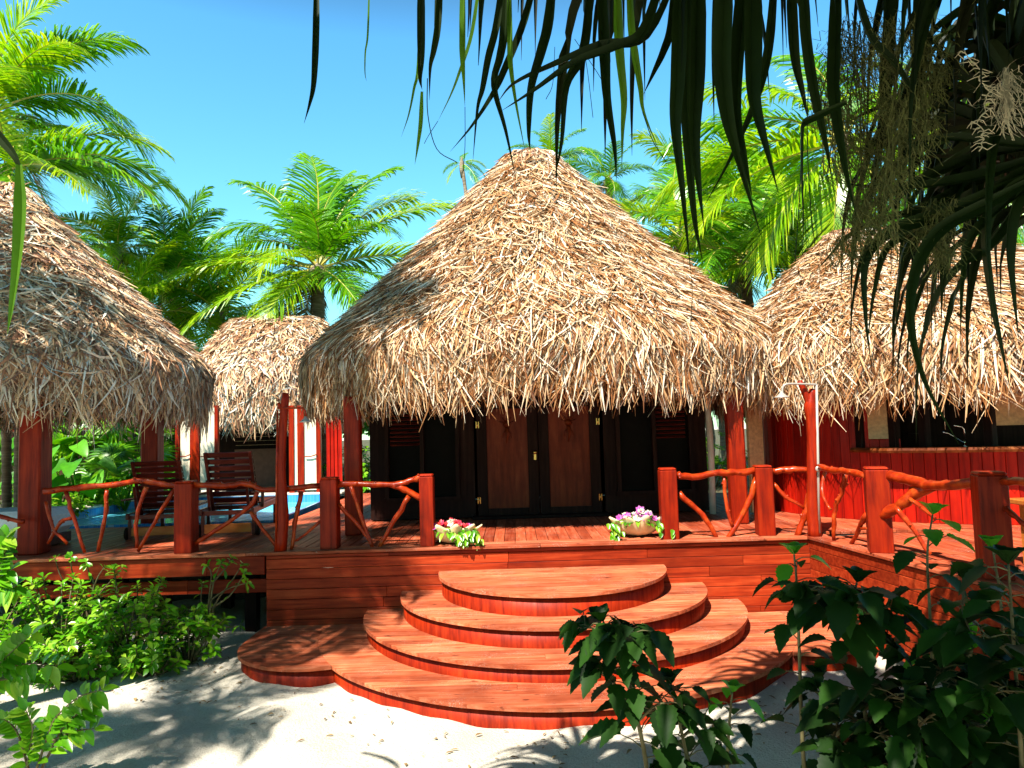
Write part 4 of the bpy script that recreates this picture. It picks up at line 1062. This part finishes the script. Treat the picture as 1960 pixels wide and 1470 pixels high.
# spindly, half bare shrub by the cladding corner
def spindly(c, label, seed, tips, Y, L=.09):
    r = random.Random(seed); root = thing('spindly_shrub', c, label, 'shrub', 'spindly half-bare shrubs'); bs = MB(); bl = MB()
    for pix in tips:
        P = crom([at(x,y,Y+r.uniform(-.12,.12)*(i > 0)) for i,(x,y) in enumerate(pix)],3); k = len(P)
        bs.tube(P,[.013-.008*i/(k-1) for i in range(k)],5)
        rosette(bl, P[-1], (P[-1]-P[-2]), L, r.randint(4,8), r)
        for i in range(k//2,k):
            if r.random() < .4: leaf_blade(bl, P[i], (r.uniform(-1,1),-.4,r.uniform(-.6,.6)), (0,0,1), L, L*.4, .6, .2, n=4, shape='obovate')
    bs.build('stems', M['stem'], root); bl.build('foliage', M['shrub'], root)
B = (400,1215)
spindly(tuple(at(*B,7.75)), 'spindly half-bare shrub with a leafy top in front of the fascia corner', 1, [[B,(398,1160),(430,1130),(475,1115)],[B,(402,1165),(410,1110),(425,1075)],[B,(400,1150),(405,1100),(395,1080)],[B,(410,1160),(445,1110),(465,1078)],[(402,1165),(440,1140),(470,1095)],[B,(420,1205),(440,1200),(462,1198)],[B,(398,1190),(385,1150),(388,1115)],[(403,1120),(430,1090),(445,1068)]], 7.75)
B = (170,1200)
spindly(tuple(at(*B,7.9)), 'spindly dry shrub stems rising left against the fascia board', 2, [[B,(175,1150),(185,1110),(200,1085)],[B,(165,1140),(140,1100),(135,1065)],[B,(190,1140),(215,1110),(235,1085)],[B,(160,1150),(120,1110),(105,1068)],[B,(180,1120),(170,1095),(165,1075)]], 7.9)
# sprigs in the near left corner
def sprig(c, label, seed, stems, Y, L=.13, mat='shrub', grp=None):
    r = random.Random(seed); root = thing('leafy_sprig', c, label, 'plant', grp); bs = MB(); bl = MB()
    for pix in stems:
        P = crom([at(x,y,Y) for x,y in pix],5); k = len(P); bs.tube(P,[.010-.007*i/(k-1) for i in range(k)],5)
        for i in range(2,k):
            d = (P[i]-P[i-1]).normalized()
            for s in (-1,1):
                if r.random() < .85:
                    sd = d.cross(Vector((0,-1,.2))).normalized()*s; leaf_blade(bl, P[i], d*.6+sd+Vector((0,r.uniform(-.5,.1),.1)), (0,-.6,1), L*r.uniform(.7,1.1), L*.42, .25, .15, n=5)
        leaf_blade(bl, P[-1], P[-1]-P[-2], (0,-.6,1), L, L*.4, .2, .15, n=5)
    bs.build('stems', M['stem'], root); bl.build('foliage', M[mat], root)
sprig(tuple(at(90,1500,5.0)), 'bright leafy sprig low in the bottom left corner over the sand', 31, [[(60,1500),(95,1400),(110,1370),(150,1335),(195,1320)],[(60,1500),(40,1420),(20,1385),(-10,1370)],[(80,1470),(120,1395),(150,1365),(170,1350)],[(50,1480),(60,1420),(62,1390),(50,1360)],[(95,1420),(140,1400),(180,1395)]], 5.0, .14)
sprig(tuple(at(-40,1330,5.6)), 'leafy branch reaching in from the left edge above the sand', 32, [[(-60,1330),(-20,1290),(20,1250),(60,1215)],[(-60,1300),(0,1280),(60,1270),(110,1275)],[(-60,1320),(10,1300),(50,1300)]], 5.6, .17)
sprig(tuple(at(-40,1180,6.2)), 'long-leaved branch at the left edge in front of the deck fascia', 33, [[(-60,1180),(-20,1130),(0,1080),(15,1045)],[(-60,1160),(-10,1110),(20,1090)],[(-60,1150),(-20,1110),(10,1120),(25,1125)],[(-50,1100),(-10,1050),(10,1030)]], 6.2, .19)
r = random.Random(77); b = MB()
for i in range(420):
    if i < 260: x, y = r.uniform(-6.5,-2.6), r.uniform(6.5,8.2)
    else:
        a = r.uniform(PI*1.05,PI*1.95); q = 2.7+abs(r.gauss(0,.45)); x, y = .4+q*math.cos(a), DY+q*math.sin(a)
    zz = GZ-0.02+0.012*math.sin(x*2.1+1)*math.sin(y*1.7)+0.014*math.sin(x*5.3+y*3.1)+0.008*math.sin(x*9.7-y*8.3)+.012
    a = r.uniform(0,2*PI); leaf_blade(b, (x,y,zz), (math.cos(a),math.sin(a),r.uniform(0,.3)), (0,0,1), r.uniform(.02,.085), r.uniform(.008,.03), .25, .3, n=3)
b.build('leaf_litter', leafm('dry_litter', [(0.10,0.05,0.02),(0.24,0.13,0.05),(0.35,0.24,0.11)], 0.1, .7), None, kind='stuff')
# garden behind the pool
def taro(c, label, seed, n, H, L):
    r = random.Random(seed); root = thing('broad_leaf_plant', c, label, 'plant', 'broad-leaved garden plants beyond the pool'); c = Vector(c); bs = MB(); bl = MB()
    for i in range(n):
        a = r.uniform(0,2*PI); h = H*r.uniform(.45,1); tip = c+Vector((math.cos(a)*H*.45*r.uniform(.3,1), math.sin(a)*H*.35, h))
        bs.tube(crom([c, c.lerp(tip,.5)+Vector((0,0,.1*H)), tip],3), .018, 5)
        leaf_blade(bl, tip, (math.cos(a), math.sin(a)*.6-.5, -.45), (0,-.8,1), L*r.uniform(.7,1.1), L*r.uniform(.65,.85), .3, .12, n=7, shape='heart')
    bs.build('stalks', M['bigleaf'], root); bl.build('leaves', M['bigleaf'], root)
def fan(c, label, seed, n, H, R):
    r = random.Random(seed); root = thing('fan_palm', c, label, 'palm plant', 'fan palms in the garden'); c = Vector(c); bs = MB(); bl = MB()
    for i in range(n):
        a = i*2.4+r.uniform(-.3,.3); tip = c+Vector((math.cos(a)*R*.7, math.sin(a)*R*.5, H*r.uniform(.5,1))); bs.tube(crom([c,c.lerp(tip,.5)+Vector((0,0,.15)),tip],3), .014, 5)
        d = Vector((math.cos(a),math.sin(a)*.6-.3,.25)).normalized(); nn = Vector((0,-.8,.8)); nn = (nn-d*nn.dot(d)).normalized(); sd = d.cross(nn)
        for k in range(22):
            q = rad(-120+240*k/21); leaf_blade(bl, tip, d*math.cos(q)+sd*math.sin(q), nn, R*r.uniform(.75,.95), R*.11, .3, .3, n=3)
    bs.build('stalks', M['palm'], root); bl.build('leaves', M['palm'], root)
GD = 1.16
for px, Y, H, L, n, lb in ((150,14.6,1.15,.62,9,'broad-leaved plant with pale heart leaves beyond the pool corner'),(112,15.2,1.7,.6,9,'tall broad-leaved plant behind the pavilion post'),(205,15.6,1.0,.55,8,'broad-leaved plant right of the pale heart-leaved one'),(60,14.4,1.0,.5,8,'broad-leaved plant seen left of the pavilion front post'),(318,17.0,1.1,.55,7,'broad-leaved plant beside the white panels of the pool hut')):
    p = at(px,950,Y); taro((p.x,Y,GD), lb, int(px), n, H, L)
for px, Y, H, R, lb in ((165,17.2,2.3,.95,'tall fan palm rising in the garden behind the broad leaves'),(240,15.2,1.35,.8,'arching feather-leaved plant by the dark rear pavilion post'),(262,18.8,2.6,.9,'fan palm beyond the pavilion rear post'),(40,17.5,2.2,.95,'fan palm behind the ringed trunks at the left edge')):
    p = at(px,950,Y); fan((p.x,Y,GD-.05), lb, int(px)+1, 11, H, R)
for i,(px,Y,R,H,lb) in enumerate(((110,13.9,.6,.55,'low bush along the far left pool edge'),(190,15.0,.55,.5,'low bush behind the pool coping'),(245,16.9,.6,.6,'low bush at the far pool corner'),(20,13.2,.7,.9,'leafy bush at the left edge behind the daybed'),(70,16.2,.8,1.0,'bush in the shade behind the pavilion'),(310,18.4,.7,.9,'bush left of the pool hut'))):
    p = at(px,950,Y); shrub((p.x,Y,GD-.03), R, H, lb, 200+i, 26, .17, 'shrub', 'bushes in the pool garden', name='bush')
for i,(px,Y,R,H,lb) in enumerate(((690,18.5,1.0,1.3,'bush glimpsed between the main hut and its left veranda post'),(1362,18.0,1.0,1.4,'bush glimpsed between the main hut and the bar hut'),(640,20.5,1.2,1.6,'bush behind the right end of the pool hut'))):
    p = at(px,950,Y); shrub((p.x,Y,1.0), R, H, lb, 240+i, 40, .2, 'shrub', 'bushes behind the huts', name='bush')
fn = thing('garden_fence', (-12,20.6,1.0), 'dark boarded garden fence behind the planting on the left', 'fence')
b = MB(); x = -20
while x < -8.2: b.box((x,20.6,2.0), (.145,.03,2.0+random.uniform(-.02,.02))); x += .15
b.build('boards', M['fence'], fn)
b = MB(); b.bar((-20,20.55,3.05),(-8.2,20.55,3.05),.06,.08); b.build('rail', M['post'], fn)
for k, px in enumerate((14,36)):
    p = at(px,960,12.6); q = at(px+(4 if k else -3),500,12.6); root = thing('ringed_palm', (p.x,12.6,GD), ('slender ringed palm trunk at the left edge, the one next to the pavilion post','slender ringed palm trunk right at the left edge')[1-k], 'palm tree', 'ringed palm trunks')
    b = MB(); P = []; R_ = []; n = 60
    for i in range(n): t = i/n; P.append(Vector((p.x+(q.x-p.x)*t, 12.6, GD+(q.z-GD)*t))); R_.append(.085 if i % 2 else .072)
    b.tube(P, R_, 12); b.build('trunk', M['trunk'], root)
    for i in range(7):
        o = bpy.data.objects.new('frond', get_frond(rad(48), rad(75), 'palm', i % 2, 1.6)); o.location = P[-1]-Vector((p.x,12.6,GD)); o.rotation_euler = (0,0,i*.9+k); finish(o, root)

# broadleaf trees behind
def tree(c, H, R, label, seed, n, mat='treeleaf', ls=.16, cz=.62, group='leafy trees behind the huts'):
    r = random.Random(seed); root = thing('leafy_tree', c, label, 'tree', group); c = Vector(c); b = MB(); clumps = []
    top = c+Vector((r.uniform(-.3,.3),r.uniform(-.3,.3),H*.5)); b.tube(crom([c,c.lerp(top,.5)+Vector((.15,0,0)),top],4),[.22-.012*i for i in range(9)],10,jit=.08)
    for i in range(15):
        a = r.uniform(0,2*PI); e = r.uniform(-.35,1); q = r.uniform(.45,1)
        p = c+Vector((math.cos(a)*R*q*math.cos(e), math.sin(a)*R*q*math.cos(e), H*cz+math.sin(e)*H*.36*q)); clumps.append((p, R*r.uniform(.26,.42)))
        b.tube(crom([top-Vector((0,0,r.uniform(0,H*.15))), top.lerp(p,.5)+Vector((0,0,.15)), p],3),[.09-.011*k for k in range(7)],6)
    b.build('trunk', M['trunk'], root)
    g = np.random.default_rng(seed); k = n//len(clumps); VV = []; 
    for p, rad_ in clumps:
        u = g.normal(size=(k,3)); u /= np.linalg.norm(u,axis=1,keepdims=True); u *= (rad_*g.uniform(.35,1.05,k)**.6)[:,None]; u[:,2] *= .75
        VV.append(u+np.array(p))
    P = np.concatenate(VV); n_ = len(P); d = g.normal(size=(n_,3)); d[:,2] -= .4; d /= np.linalg.norm(d,axis=1,keepdims=True)
    s_ = np.cross(d, g.normal(size=(n_,3))); s_ /= np.linalg.norm(s_,axis=1,keepdims=True); L = ls*g.uniform(.6,1.3,n_)[:,None]
    V = np.stack([P, P+d*L*.5+s_*L*.28, P+d*L, P+d*L*.5-s_*L*.28],1).reshape(-1,3); Q = np.arange(n_*4).reshape(-1,4)
    np_obj('crown', V, Q, M[mat], root)
c = at(1730,330,17); tree((c.x,17.5,1.0), 6.6, 2.6, 'sunlit yellow-green leafy tree behind the hanging moss', 41, 9000)
c = at(1870,480,18); tree((c.x,18.5,1.0), 5.2, 2.4, 'leafy tree behind the bar hut roof at the right edge', 42, 7000)
c = at(1560,560,21); tree((c.x,21.5,1.0), 4.8, 2.5, 'dark leafy tree low behind the palms right of the main roof', 43, 7000, 'bigleaf', .2)
c = at(300,700,27); tree((c.x,27,1.0), 4.6, 3.0, 'broad leafy tree far behind the left gap', 44, 8000, 'bigleaf', .22)
c = at(110,700,25); tree((c.x,25,1.0), 4.6, 3.0, 'dark leafy tree far behind the pavilion', 45, 8000, 'bigleaf', .22)
c = at(520,650,28); tree((c.x,28,1.0), 4.6, 3.0, 'leafy tree far behind the pool hut', 46, 8000, 'bigleaf', .22)
c = at(720,650,26); tree((c.x,26,1.0), 3.8, 2.4, 'leafy tree far behind the left flank of the main roof', 47, 6000, 'bigleaf', .2)
c = at(1340,640,25); tree((c.x,25,1.0), 4.6, 3.0, 'leafy tree far behind the gap right of the main roof', 48, 8000, 'bigleaf', .22)

for i, (x, y) in enumerate(((-15,-5),(-10,-8),(-5,-9),(0,-9.5),(5,-9),(10,-8),(15,-5),(18,0),(-18,1))):  # unseen row added to block low sky light from behind
    tree((x,y,GZ), 9.5, 4.2, 'leafy garden tree standing behind the viewer, '+('farthest left','second from the left','third from the left','left of the middle','right of the middle','third from the right','second from the right','by the bar side','by the pool side')[i], 60+i, 5200, 'bigleaf', .42, .55, group='garden trees behind the viewer')

# ------------------------------------------------------------------ overhanging pandanus, right
pt = thing('pandanus_tree', (4.1,3.3,GZ), 'dark overhanging screw pine whose long dry leaves hang across the top right', 'tree')
crown = at(1985,230,3.4)
b = MB(); b.tube(crom([(4.1,3.3,GZ),(3.9,3.3,2.0),(3.2,3.3,3.3),crown],6), [.14-.003*i for i in range(19)], 12, jit=.05)
b.tube(crom([(3.2,3.3,3.3),(2.9,2.6,4.3),(2.0,2.7,4.95),(.9,2.9,5.0)],6), [.09-.003*i for i in range(19)], 10, jit=.05)
b.tube(crom([(2.0,2.7,4.95),(1.2,2.2,5.2),(.2,2.4,5.2)],5), [.05-.002*i for i in range(11)], 8)
b.build('branches', M['trunk'], pt)
hang1 = [ ([(604,40),(602,110),(599,165),(592,200),(582,236)],14,2.9),([(806,40),(806,110),(804,150),(808,172)],16,2.8),([(838,40),(830,95),(823,130),(822,192)],14,2.9),([(905,60),(880,140),(862,185),(838,232)],9,3.0),
 ([(955,40),(938,110),(926,170),(915,210),(905,310)],20,2.9),([(1005,40),(965,140),(945,180),(905,240),(862,290)],17,3.1),([(1240,70),(1150,88),(1060,125),(985,160),(952,196)],24,2.7),([(1052,40),(1038,100),(1018,170),(1013,250),(1015,292)],26,2.8),
 ([(965,60),(958,110),(946,165),(968,250),(988,345)],17,3.0),([(1122,40),(1110,110),(1082,165),(1074,270),(1062,340)],24,2.9),([(1235,55),(1180,90),(1100,120),(1020,175),(960,212)],24,2.6),([(1155,60),(1158,120),(1162,190),(1176,280),(1180,345)],23,2.8),
 ([(1182,50),(1185,110),(1193,190),(1191,250),(1190,325)],20,2.9),([(1208,50),(1216,110),(1226,170),(1232,215),(1262,290)],15,3.0),([(1282,50),(1268,100),(1250,140),(1232,180)],17,2.9),
 ([(1300,30),(1296,150),(1292,240),(1305,360),(1322,520)],44,2.5),([(1335,30),(1333,150),(1328,260),(1336,350),(1348,440)],46,2.6),([(1315,30),(1312,140),(1318,280),(1330,420),(1345,500)],36,2.75),([(1385,20),(1382,120),(1392,220),(1412,300),(1456,450)],62,2.4),([(1440,20),(1440,110),(1442,190),(1462,270),(1490,370)],54,2.5),([(1420,20),(1412,120),(1410,220),(1425,300),(1440,380)],40,2.65),
 ([(1475,60),(1462,140),(1440,210),(1400,300),(1345,400)],18,2.8),([(1516,40),(1522,120),(1536,180),(1548,235)],22,2.9),([(1545,80),(1562,190),(1580,270),(1592,340)],22,2.7),([(1660,60),(1710,120),(1740,165),(1764,205)],22,2.8),([(1620,196),(1590,210),(1555,227),(1541,233),(1535,240),(1534,255),(1534,330),(1537,420),(1535,500)],14,2.6),
 ([(1600,40),(1596,160),(1606,250),(1620,330),(1640,420)],30,2.8),([(1700,40),(1690,170),(1700,280),(1690,400)],40,3.0),([(1760,30),(1755,150),(1740,260),(1748,380)],46,3.0)]
hang2 = [([(1985,330),(1900,370),(1800,410),(1700,445),(1655,500),(1655,600),(1668,700)],38,3.0),([(1985,340),(1880,400),(1780,440),(1700,470),(1672,560),(1660,660)],22,3.1),([(1985,320),(1900,380),(1800,430),(1735,470),(1718,560),(1714,650)],24,3.2),([(1985,340),(1890,390),(1800,440),(1755,510),(1742,610),(1770,730),(1835,850)],30,2.9),
 ([(1985,350),(1920,390),(1862,450),(1843,530),(1838,650)],18,3.0),([(1985,330),(1920,370),(1885,440),(1895,560),(1915,660),(1935,750)],34,3.0),([(1985,340),(1945,390),(1930,470),(1938,560),(1950,650)],28,3.0),([(1985,300),(1900,330),(1800,350),(1700,360),(1600,350)],26,3.1),([(1985,280),(1900,270),(1800,265),(1700,290)],26,3.1),
 ([(1985,260),(1920,200),(1840,150),(1750,110)],30,3.2),([(1985,240),(1930,160),(1890,90),(1870,20)],36,3.0),([(1985,300),(1880,340),(1760,400),(1640,440),(1560,520)],20,3.3),([(1985,280),(1870,300),(1760,345),(1660,400),(1620,460)],24,3.3),([(1985,320),(1930,420),(1880,480),(1800,530)],22,3.1),([(1985,250),(1880,230),(1790,200),(1700,200),(1610,240)],28,3.4),([(1985,320),(1940,340),(1870,380),(1790,400),(1720,400)],34,3.0)]
for i, (p, w_, Y) in enumerate(hang1):
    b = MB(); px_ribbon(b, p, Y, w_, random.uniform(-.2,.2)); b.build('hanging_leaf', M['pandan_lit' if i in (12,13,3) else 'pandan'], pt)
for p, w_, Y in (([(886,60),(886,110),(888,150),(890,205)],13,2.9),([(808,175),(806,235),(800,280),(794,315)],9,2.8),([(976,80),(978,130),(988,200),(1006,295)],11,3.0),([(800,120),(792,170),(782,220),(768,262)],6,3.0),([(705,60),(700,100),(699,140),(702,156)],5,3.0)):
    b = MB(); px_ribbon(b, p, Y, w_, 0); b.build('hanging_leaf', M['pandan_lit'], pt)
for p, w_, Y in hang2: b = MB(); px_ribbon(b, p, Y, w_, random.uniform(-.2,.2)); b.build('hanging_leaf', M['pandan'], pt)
r = random.Random(99)
def rosette_pan(mb, c, n, L, wd, r):
    for i in range(n):
        a = r.uniform(0,2*PI); e = r.uniform(-.5,.9); d = Vector((math.cos(a)*math.cos(e), math.sin(a)*math.cos(e), math.sin(e))); l = L*r.uniform(.6,1.1)
        q = [c, c+d*l*.35, c+d*l*.65+Vector((0,0,-l*.12)), c+d*l*.8+Vector((0,0,-l*.42)), c+d*l*.84+Vector((0,0,-l*.8))]
        ribbon(mb, q, wd*r.uniform(.7,1.2), Vector((0.2,-.4,1)), n=4)
for c_, n, L in ((crown, 46, 1.15), (crown+Vector((.35,.3,-.3)), 34, 1.2), (crown+Vector((.2,-.2,.7)), 30, 1.1), (at(1960,150,4.0), 50, 1.0), (at(2010,90,3.6), 50, 1.1), (at(1930,300,4.2), 40, .9)):
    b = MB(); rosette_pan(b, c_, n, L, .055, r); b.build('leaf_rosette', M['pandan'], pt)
for c_, n, L in ((Vector((.75,2.75,5.05)),40,1.2),(Vector((1.6,2.4,5.15)),50,1.25),(Vector((2.5,2.5,4.9)),55,1.3),(Vector((1.2,1.7,5.4)),55,1.3),(Vector((2.2,1.4,5.5)),60,1.4),(Vector((3.1,1.8,5.2)),60,1.4),(Vector((1.7,.8,5.7)),50,1.3),(Vector((2.8,.7,5.7)),55,1.4),(Vector((3.6,2.6,4.9)),50,1.4),(Vector((.5,1.2,5.6)),40,1.2),(Vector((.2,1.9,5.35)),60,1.1),(Vector((-.6,1.8,5.4)),60,1.0),(Vector((-1.4,1.8,5.5)),50,1.0),(Vector((.9,1.9,5.3)),60,1.1),(Vector((1.5,1.9,5.2)),60,1.2),(Vector((2.3,2.3,5.0)),60,1.2),(Vector((1.2,1.2,5.2)),60,1.3),(Vector((.4,1.5,5.3)),60,1.2),(Vector((2.7,1.6,5.0)),60,1.3),(Vector((.6,2.9,5.75)),60,1.15),(Vector((1.3,3.1,5.75)),60,1.15),(Vector((1.0,2.4,5.6)),60,1.2)):  # out-of-view rosettes added to shade the hanging leaves and plants below
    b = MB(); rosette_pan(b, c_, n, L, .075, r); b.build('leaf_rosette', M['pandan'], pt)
# thread-like tendrils
b = MB()
for pix, Y, w_ in (([(818,150),(819,220),(836,285),(875,311)],2.9,2.2),([(890,205),(890,280),(886,330)],2.9,1.5),([(838,232),(820,260),(812,275)],3.0,1.5),([(1230,215),(1250,270),(1275,310)],3.0,2.2),([(1115,80),(1125,140),(1135,225)],3.0,1.5),([(1062,90),(1058,160),(1045,190)],3.0,1.5),([(1550,100),(1545,260),(1552,400),(1560,470)],2.8,2.0),([(1100,75),(1150,150),(1162,185)],2.9,1.5),([(1535,260),(1530,380),(1522,500)],2.7,1.8),([(1322,520),(1325,560),(1322,620)],2.5,1.8)):
    b = MB(); b.tube(crom([at(x,y,Y) for x,y in pix],5), w_/F*Y/2, 4); b.build('tendril', M['pandan'], pt)
def moss(px, y0, y1, wpx, Y, label, n, mat, seed, name='hanging_moss'):
    r = random.Random(seed); root_p = at(px,y0,Y); b = MB()
    top, bot = at(px,y0,Y), at(px,y1,Y); W = wpx/F*Y/2
    for i in range(n):
        t = r.random(); p = top.lerp(bot,t)+Vector((r.gauss(0,.5)*W*(1-.5*t)+W*.5*math.sin(t*9+seed), r.gauss(0,.5)*W, 0)); P = [p]; d = Vector((r.uniform(-1,1),r.uniform(-1,1),r.uniform(-1.6,.1)))
        for k in range(4): P.append(P[-1]+d.normalized()*r.uniform(.02,.05)); d = d*.6+Vector((r.uniform(-1,1),r.uniform(-1,1),r.uniform(-1,.5)))*.8
        vs = []; fs = []; s_ = Vector((1,0,.4)).normalized()*.0017
        for q in P: vs += [q-s_,q+s_]
        for k in range(4): fs.append((2*k,2*k+1,2*k+3,2*k+2))
        b.add(vs, fs)
    for i in range(5): b.tube([top+Vector((r.gauss(0,.3)*W,0,0)), top.lerp(bot,.5)+Vector((r.gauss(0,.3)*W,0,0)), bot+Vector((r.gauss(0,.3)*W,0,0))], .003, 4)
    b.build(name, M[mat], None, label=label, cat='moss', group='beards of moss hanging from the screw pine')
moss(1600,40,330,75,3.0,'thin beard of hanging moss in front of the towering palm fronds',420,'moss',1)
moss(1640,40,480,100,3.1,'longest dense beard of hanging moss above the bar hut peak',850,'moss',2)
moss(1700,40,460,110,2.9,'dense dark beard of hanging moss just right of the longest one',850,'moss',3)
moss(1770,40,250,70,3.0,'short dark beard of hanging moss near the upper right',450,'moss',4)
moss(1790,380,490,55,3.0,'small low tuft of hanging moss over the bar hut roof',350,'moss',6)
moss(1925,130,225,26,2.8,'pale hairy tuft of moss at the right edge',130,'moss_pale',7)
b = MB(); r = random.Random(5)
P = [at(1845,95,2.7)]
for i in range(26): P.append(P[-1]+Vector((r.uniform(-.02,.02),0,-.016)))
b.tube(P, .0022, 4)
for i in range(1,26):
    for k in range(2):
        s_ = r.choice((-1,1)); q = P[i]; b.tube([q, q+Vector((s_*.018,0,r.uniform(-.012,.012))), q+Vector((s_*r.uniform(.025,.05),r.uniform(-.02,.02),r.uniform(-.03,.01)))], [.0022,.002,.001], 4)
b.build('dry_tendril', M['moss_pale'], None, label='pale curly dry tendril hanging in front of the dark leaves at upper right', cat='tendril')
# strap leaf at the left edge
pl = thing('pandanus_tree', (-3.4,2.6,GZ), 'screw pine beyond the left edge with one long drooping leaf in view', 'tree')
b = MB(); b.tube(crom([(-3.4,2.6,GZ),(-3.3,2.7,2.0),(-3.0,2.8,3.6)],5), .09, 10, jit=.05); b.build('branches', M['trunk'], pl)
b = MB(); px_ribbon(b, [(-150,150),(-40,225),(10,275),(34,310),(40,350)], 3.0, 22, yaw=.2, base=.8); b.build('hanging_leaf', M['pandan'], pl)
b = MB(); px_ribbon(b, [(37,315),(40,380),(38,440),(32,510),(22,590),(14,640)], 2.99, 25, yaw=.3, base=.5); b.build('hanging_leaf', M['pandan_lit'], pl)  # same leaf continued in the lit-tone copy

# ------------------------------------------------------------------ dark leafy plants in the right foreground
def leafy(label, seed, Y, stem, nl, L, mat='fore', top=None, dY=0.0, branches=0, t0=.1, spread=1.0):
    L *= 1.2; nl = int(nl*.78); spread *= .72; r = random.Random(seed); P = crom([at(x,y,Y+dY*i) for i,(x,y) in enumerate(stem)], 6); k = len(P)
    root = thing('hibiscus_plant', P[0], label, 'plant', 'serrated-leaved plants in the right foreground')
    bs = MB(); bl = MB(); bt = MB(); bs.tube(P,[.013-.008*i/(k-1) for i in range(k)],7)
    axes = [(P, nl, 1.0)]
    for j in range(branches):
        i0 = int(k*r.uniform(.1,.8)); a = r.uniform(0,2*PI); d = Vector((math.cos(a), math.sin(a)*.7, r.uniform(.2,.9))).normalized(); l = r.uniform(.25,.55)*spread
        Bp = crom([P[i0], P[i0]+d*l*.5+Vector((0,0,.03)), P[i0]+d*l], 4); bs.tube(Bp,[.008-.005*i/(len(Bp)-1) for i in range(len(Bp))],6); axes.append((Bp, max(5,nl//3), .9))
    for A, n, sc in axes:
        kk = len(A)
        for i in range(n):
            t = t0+(1-t0)*i/n; x = t*(kk-1); i0 = min(kk-2,int(x)); p = A[i0].lerp(A[i0+1],x-i0); a = i*2.4+r.uniform(-.4,.4)
            d = Vector((math.cos(a), math.sin(a), r.uniform(-.05,.6))).normalized(); pe = p+d*L*r.uniform(.25,.6)*sc; bs.tube([p,(p+pe)/2+Vector((0,0,.01)),pe],[.004,.003,.0025],5)
            l = L*sc*r.uniform(.65,1.15)*(1-.35*t); d2 = Vector((d.x,d.y-.1,r.uniform(-.7,.15)))
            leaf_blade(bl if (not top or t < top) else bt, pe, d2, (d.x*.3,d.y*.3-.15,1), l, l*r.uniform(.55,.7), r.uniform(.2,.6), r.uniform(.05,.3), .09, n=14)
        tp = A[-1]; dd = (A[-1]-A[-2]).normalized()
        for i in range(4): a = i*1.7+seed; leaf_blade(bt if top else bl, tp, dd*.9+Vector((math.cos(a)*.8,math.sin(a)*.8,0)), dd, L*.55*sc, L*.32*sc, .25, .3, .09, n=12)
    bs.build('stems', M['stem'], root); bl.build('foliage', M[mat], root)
    if bt.v: bt.build('lit_foliage', M['fore_lit'], root)  # upper leaves take the colour with sunlight painted in
leafy('tall single-stemmed serrated plant with bright green tip in front of the deck corner', 1, 4.0, [(1545,1560),(1535,1400),(1530,1250),(1525,1120),(1520,1062)], 18, .19, top=.86, t0=.2)
leafy('dark bushy serrated plant in front of the lowest steps', 2, 3.5, [(1250,1600),(1235,1450),(1205,1320),(1175,1240),(1155,1190)], 34, .20, branches=7, t0=.25, spread=.75)
leafy('dark low serrated plant just right of the one before the steps', 3, 3.6, [(1330,1600),(1320,1480),(1300,1380),(1285,1310)], 18, .19, branches=3, t0=.1, spread=.5)
leafy('small low serrated plant on shaded sand between the two dark clumps', 4, 4.2, [(1390,1580),(1392,1450),(1398,1360),(1402,1325)], 10, .17, top=.7, t0=.35)
leafy('low serrated plant at the foot of the tall single stem', 5, 4.0, [(1590,1600),(1600,1480),(1590,1380),(1570,1300)], 16, .19, branches=3)
leafy('large dark serrated bush covering the right end of the platform', 6, 3.7, [(1680,1650),(1665,1450),(1645,1280),(1630,1170),(1640,1115)], 44, .22, branches=10, spread=1.0)
leafy('tall serrated plant with sunlit tip in front of the right railing posts', 7, 4.3, [(1800,1650),(1790,1400),(1780,1180),(1775,1060),(1785,985)], 22, .21, top=.78, branches=3)
leafy('dark serrated bush between the sunlit tip and the right edge', 8, 3.6, [(1850,1650),(1850,1450),(1840,1250),(1845,1110)], 38, .23, branches=8, spread=1.0)
leafy('darkest serrated bush in the lower right corner', 9, 3.3, [(1960,1650),(1955,1450),(1940,1230),(1930,1080)], 40, .23, branches=8, spread=1.0)
leafy('serrated plant low at the bottom right between darker bushes', 10, 3.5, [(1770,1650),(1765,1520),(1750,1400),(1740,1320)], 26, .2, branches=5)
leafy('serrated plant beside the right edge above the corner bush', 11, 4.2, [(1930,1500),(1925,1300),(1915,1150),(1900,1050)], 22, .21, branches=4, top=.9)
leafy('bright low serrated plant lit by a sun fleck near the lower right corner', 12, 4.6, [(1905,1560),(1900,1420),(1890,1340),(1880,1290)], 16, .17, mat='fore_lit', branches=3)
b = MB(); b.tube(crom([at(1600,1400,4.3),at(1720,1385,4.3),at(1810,1350,4.3),at(1850,1270,4.3),at(1862,1180,4.3)],6),[.035-.0008*i for i in range(25)],9,jit=.06)
b.build('fallen_branch', M['stem'], None, label='bent bare branch lying in the shade at the lower right', cat='branch')
